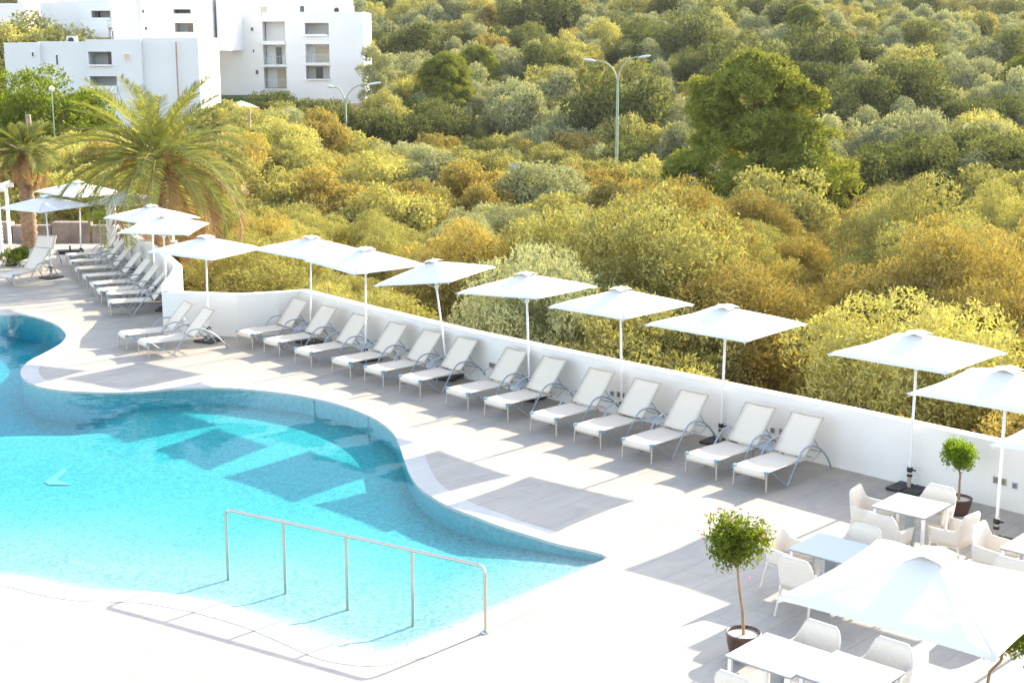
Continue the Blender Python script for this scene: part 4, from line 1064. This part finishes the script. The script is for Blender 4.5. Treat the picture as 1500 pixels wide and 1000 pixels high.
# ---------------------------------------------------------------- apartment buildings
def xa(px, Y): return at(px, 60, Y).x
def bbox(mb, px0, px1, py0, py1, Y0, Y1):
    a = at(px0, py0, Y0); b_ = at(px1, py1, Y0)
    mb.box((xa(px0, Y0), Y0, b_.z), (xa(px1, Y0), Y1, a.z)); return mb
def sh(root, mb, name, mt, parent=None):
    return mb.build(name, mt, parent or root)
def building(name, label): return empty(name, (0,0,0), 0, label, 'building')
def win(root, px, py, w, h, Y, shut=False):
    c = at(px, py, Y); c.x = xa(px, Y); sc = Y/FPX; w *= sc; h *= sc; t = .07
    f = MB()
    f.box((c.x-w/2-t, Y-.06, c.z-h/2-t), (c.x-w/2, Y+.1, c.z+h/2+t)).box((c.x+w/2, Y-.06, c.z-h/2-t), (c.x+w/2+t, Y+.1, c.z+h/2+t))
    f.box((c.x-w/2, Y-.06, c.z+h/2), (c.x+w/2, Y+.1, c.z+h/2+t)).box((c.x-w/2, Y-.09, c.z-h/2-t), (c.x+w/2, Y+.1, c.z-h/2))
    o = f.build('window', M['bwhite'], root)
    MB().box((c.x-w/2, Y-.02, c.z-h/2), (c.x+w/2, Y+.05, c.z+h/2)).build('shutter' if shut else 'pane', M['shutter'] if shut else M['glass'], o)
def balcony(root, px0, px1, py0, py1, Y, rec=2.2, door=None, parapet=.45, glassrail=False, furniture=False):
    """recessed loggia: floor slab, parapet, back wall with a door"""
    a = at(px0, py0, Y); b_ = at(px1, py1, Y); a.x = xa(px0, Y); b_.x = xa(px1, Y); H_ = a.z - b_.z
    o = MB().box((a.x, Y-.25, b_.z-.12), (b_.x, Y+rec, b_.z)).build('balcony', M['bwhite'], root)
    if glassrail:
        q = MB()
        for k_ in range(9): x = a.x+.05+(b_.x-a.x-.1)*k_/8; q.box((x-.015, Y-.2, b_.z+.001), (x+.015, Y-.17, b_.z+.95))
        q.box((a.x, Y-.21, b_.z+.951), (b_.x, Y-.16, b_.z+1.0)); q.build('railing', M['bshade'], o)
    else: MB().box((a.x, Y-.24, b_.z+.001), (b_.x, Y-.1, b_.z+H_*parapet)).build('parapet', M['bwhite'], o)
    if door:
        x0 = a.x+(b_.x-a.x)*door[0]; x1 = a.x+(b_.x-a.x)*door[1]
        MB().box((x0, Y+rec-.04, b_.z+.002), (x1, Y+rec+.03, b_.z+min(2.1, H_*.88))).build('door', M['shutter'] if door[2] else M['glass'], o)
def facade(root, px0, px1, py0, py1, Y, depth, holes, mt, name='wall', rec=2.2):
    """front with rectangular recesses cut as real openings (columns of wall between them)"""
    xsp = sorted(set([px0, px1] + [h[0] for h in holes] + [h[1] for h in holes])); m_ = MB()
    for a, b_ in zip(xsp, xsp[1:]):
        hs = sorted([(h[2], h[3]) for h in holes if h[0] <= a and h[1] >= b_]); y0 = py0
        for (h0, h1) in hs:
            if h0 > y0: bbox(m_, a, b_, y0, h0, Y, Y+rec)
            y0 = h1
        if py1 > y0: bbox(m_, a, b_, y0, py1, Y, Y+rec)
    A = at(px0, py0, Y); B = at(px1, py1, Y); A.x = xa(px0, Y); B.x = xa(px1, Y)
    m_.box((A.x, Y+rec, B.z), (B.x, Y+depth, A.z))
    o = m_.build(name, mt, root)
    MB().box((A.x, Y, A.z+.002), (B.x, Y+.22, A.z+.3)).box((A.x, Y+.22, A.z+.002), (A.x+.22, Y+depth, A.z+.3)).box((B.x-.22, Y+.22, A.z+.002), (B.x, Y+depth, A.z+.3)).build('parapet', mt, root)
    return o
# low front building
bA = building('apartment_building', 'low white flat roofed building at the left with a drainpipe and sunlit gable end'); Y = 128
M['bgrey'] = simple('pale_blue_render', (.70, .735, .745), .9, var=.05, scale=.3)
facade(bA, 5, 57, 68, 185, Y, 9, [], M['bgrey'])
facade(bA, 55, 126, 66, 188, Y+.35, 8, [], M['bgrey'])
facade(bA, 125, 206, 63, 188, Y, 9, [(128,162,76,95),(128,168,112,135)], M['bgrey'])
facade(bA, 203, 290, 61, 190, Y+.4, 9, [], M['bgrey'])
balcony(bA, 128, 162, 76, 95, Y, door=(.55,.85,False), parapet=.02); balcony(bA, 128, 168, 112, 135, Y, parapet=.4)
win(bA, 47, 80, 3, 6, Y); win(bA, 82, 88, 3, 14, Y+.35); win(bA, 185, 84, 8, 9, Y, True)
c = at(258, 62, Y); MB().tube([(c.x, Y-.1, c.z), (c.x+.0, Y-.1, c.z-6.5)], .07, 8).build('drainpipe', M['wood'], bA)
c = at(100, 63, Y); q = MB().box((c.x-.45, Y+1, c.z-.28), (c.x+.45, Y+1.4, c.z+.6)).build('condenser_unit', M['lamphead'], bA)
MB().tube([(c.x-.05, Y+.95, c.z+.2), (c.x-.05, Y+.999, c.z+.2)], .26, 14).build('fan_grille', M['dark'], q)
# tall building
bB = building('apartment_building', 'tall white apartment block with recessed balconies and a sunlit right end wall'); Y = 158
holes = [(385,418,32,62),(385,418,66,95),(385,418,99,130),(447,482,34,52),(447,482,65,92),(447,482,97,116)]
facade(bB, 310, 385, 28, 147, Y, 8, [], M['bwhite'])
facade(bB, 385, 533, 22, 152, Y-.6, 8.5, holes, M['bwhite'])
balcony(bB, 385,417,32,64, Y-.6, parapet=.12, door=None); balcony(bB, 385,418,66,96, Y-.6, door=(.42,.68,False), glassrail=True); balcony(bB, 385,418,99,130, Y-.6, door=(.45,.95,True), glassrail=True)
balcony(bB, 447,480,34,52, Y-.6, parapet=.1); balcony(bB, 447,482,65,94, Y-.6, door=(.3,.95,True), glassrail=True); balcony(bB, 447,482,97,116, Y-.6, door=(.3,.6,False), parapet=.02)
win(bB, 370, 43, 4, 5, Y); win(bB, 371, 75, 2, 4, Y); win(bB, 375, 106, 4, 6, Y)
facade(bB, 322, 505, -30, 24, Y+5, 9, [(318,342,-2,26)] and [(326,345,-2,24)], M['bwhite'], 'penthouse_wall')
win(bB, 331+3, 12, 6, 10, Y+5.0+2.2); win(bB, 388, 17, 9, 13, Y+5, True); win(bB, 444, 15, 6, 11, Y+5, False)
c = at(492, 15, Y); q = MB().box((c.x-.5, Y+1, c.z-.5), (c.x+.5, Y+1.4, c.z+.4)).build('condenser_unit', M['lamphead'], bB); MB().tube([(c.x-.05,Y+.95,c.z),(c.x-.05,Y+.999,c.z)], .27, 14).build('fan_grille', M['dark'], q)
c = at(513, 14, Y); MB().box((c.x-.25, Y+1, c.z-.6), (c.x+.25, Y+1.5, c.z+.4)).build('chimney', M['bwhite'], bB)
# middle building behind
bC = building('apartment_building', 'white block rising directly behind the low building roof, with a beige shuttered window'); Y = 146
facade(bC, 166, 202, -20, 75, Y, 9, [], M['bwhite']); facade(bC, 202, 306, -20, 75, Y+1.2, 9, [(256,281,14,21),(257,284,34,48)], M['bwhite'])
balcony(bC, 256,281,14,21, Y+1.2, parapet=.1); balcony(bC, 257,284,34,48, Y+1.2, door=(.45,.95,True), parapet=.05)
win(bC, 215, 42, 3, 4, Y+1.2); win(bC, 212, 17, 2.5, 4, Y+1.2); win(bC, 166, 52, 2, 12, Y+.0)
MB().box((at(305,20,Y).x, Y+4, at(305,75,Y).z), (at(323,20,Y).x, Y+12, at(305,-14,Y).z)).build('side_wing', M['bwhite'], bC)
bD = building('apartment_building', 'stepped white block with stacked terraces left of the taller block'); Y = 151
facade(bD, 62, 130, 8, 75, Y+4, 8, [], M['bwhite']); facade(bD, 118, 166, -25, 75, Y+2, 8, [(136,164,16,28),(134,163,38,39.5)][:1], M['bwhite'])
balcony(bD, 136,164,16,28, Y+2, parapet=.15, door=(.05,.16,False))
for p0, p1, y0, y1, dy in ((118,158,30,40,0), (126,160,41,54,-1.5)):
    a = at(p0, y0, Y+dy); b_ = at(p1, y1, Y+dy); o = MB().box((a.x, Y+dy, b_.z), (b_.x, Y+2, b_.z+.2)).build('terrace', M['bwhite'], bD)
    MB().box((a.x, Y+dy-.2, b_.z-.1), (b_.x, Y+dy-.001, a.z)).build('parapet', M['bwhite'], o)
bE = building('apartment_building', 'small distant white house at the top left corner'); Y = 172
facade(bE, -40, 38, 9, 75, Y, 8, [], M['bwhite']); win(bE, 22, 22, 4, 5, Y); win(bE, 37, 20, 2, 5, Y)
facade(bE, 38, 62, 2, 75, Y+5, 8, [], M['bwhite'])
bF = building('apartment_building', 'distant white and blue shaded building on the skyline above the stepped block'); Y = 190
facade(bF, 30, 330, -40, 60, Y, 8, [], M['bwhite'])
lw = MB(); a = at(322,150,156); lw.box((a.x, 150, a.z-1.0), (a.x+7, 157, at(322,140,156).z))
tag(lw.build('lawn', simple('lawn_grass', (.05,.08,.02), .95, var=.4, scale=4)), kind='structure')
hz = MB().box((-460, -70, -8), (460, 910, 95))
m, nt, b = mat('haze_air'); nt.nodes.remove(b); pv = N(nt, 'ShaderNodeVolumePrincipled'); pv.inputs['Color'].default_value = (.92, .95, 1, 1); pv.inputs['Density'].default_value = .00007; pv.inputs['Anisotropy'].default_value = .3
nt.links.new(pv.outputs[0], nt.nodes['Material Output'].inputs['Volume'])
tag(hz.build('haze', m), kind='stuff')
# ---------------------------------------------------------------- light, sky, camera
SAZ, SEL = math.radians(45.5), math.radians(24.5)
sd = Vector((math.cos(SAZ)*math.cos(SEL), math.sin(SAZ)*math.cos(SEL), math.sin(SEL)))
sun = bpy.data.objects.new('sun', bpy.data.lights.new('sun', 'SUN')); COL.objects.link(sun)
sun.data.energy = 3.9; sun.data.angle = math.radians(.5); sun.data.color = (1.0, .87, .68)
sun.rotation_euler = sd.to_track_quat('Z', 'Y').to_euler()
W = bpy.data.worlds.new('World'); SC.world = W; W.use_nodes = True; nt = W.node_tree
sk = nt.nodes.new('ShaderNodeTexSky'); sk.sky_type = 'NISHITA'; sk.sun_disc = False; sk.sun_elevation = SEL; sk.sun_rotation = math.atan2(sd.x, sd.y); sk.air_density = 1.0; sk.dust_density = 1.0
hs = nt.nodes.new('ShaderNodeHueSaturation'); hs.inputs['Saturation'].default_value = .62; nt.links.new(sk.outputs[0], hs.inputs['Color']); nt.links.new(hs.outputs[0], nt.nodes['Background'].inputs[0]); nt.nodes['Background'].inputs[1].default_value = .15
cam = bpy.data.objects.new('camera', bpy.data.cameras.new('camera')); COL.objects.link(cam)
cam.data.sensor_width = 36; cam.data.lens = FPX/1500*36; cam.data.clip_end = 3000
cam.location = (0, 0, CAMH); cam.rotation_euler = (PI/2 - PITCH, 0, 0); SC.camera = cam
vs = SC.view_settings; vs.view_transform = 'Standard'; vs.look = 'None'; vs.exposure = 1.95; vs.gamma = 1
SC.cycles.max_bounces = 8; SC.cycles.transparent_max_bounces = 16; SC.cycles.sample_clamp_indirect = 8
SC.cycles.caustics_reflective = False; SC.cycles.caustics_refractive = False
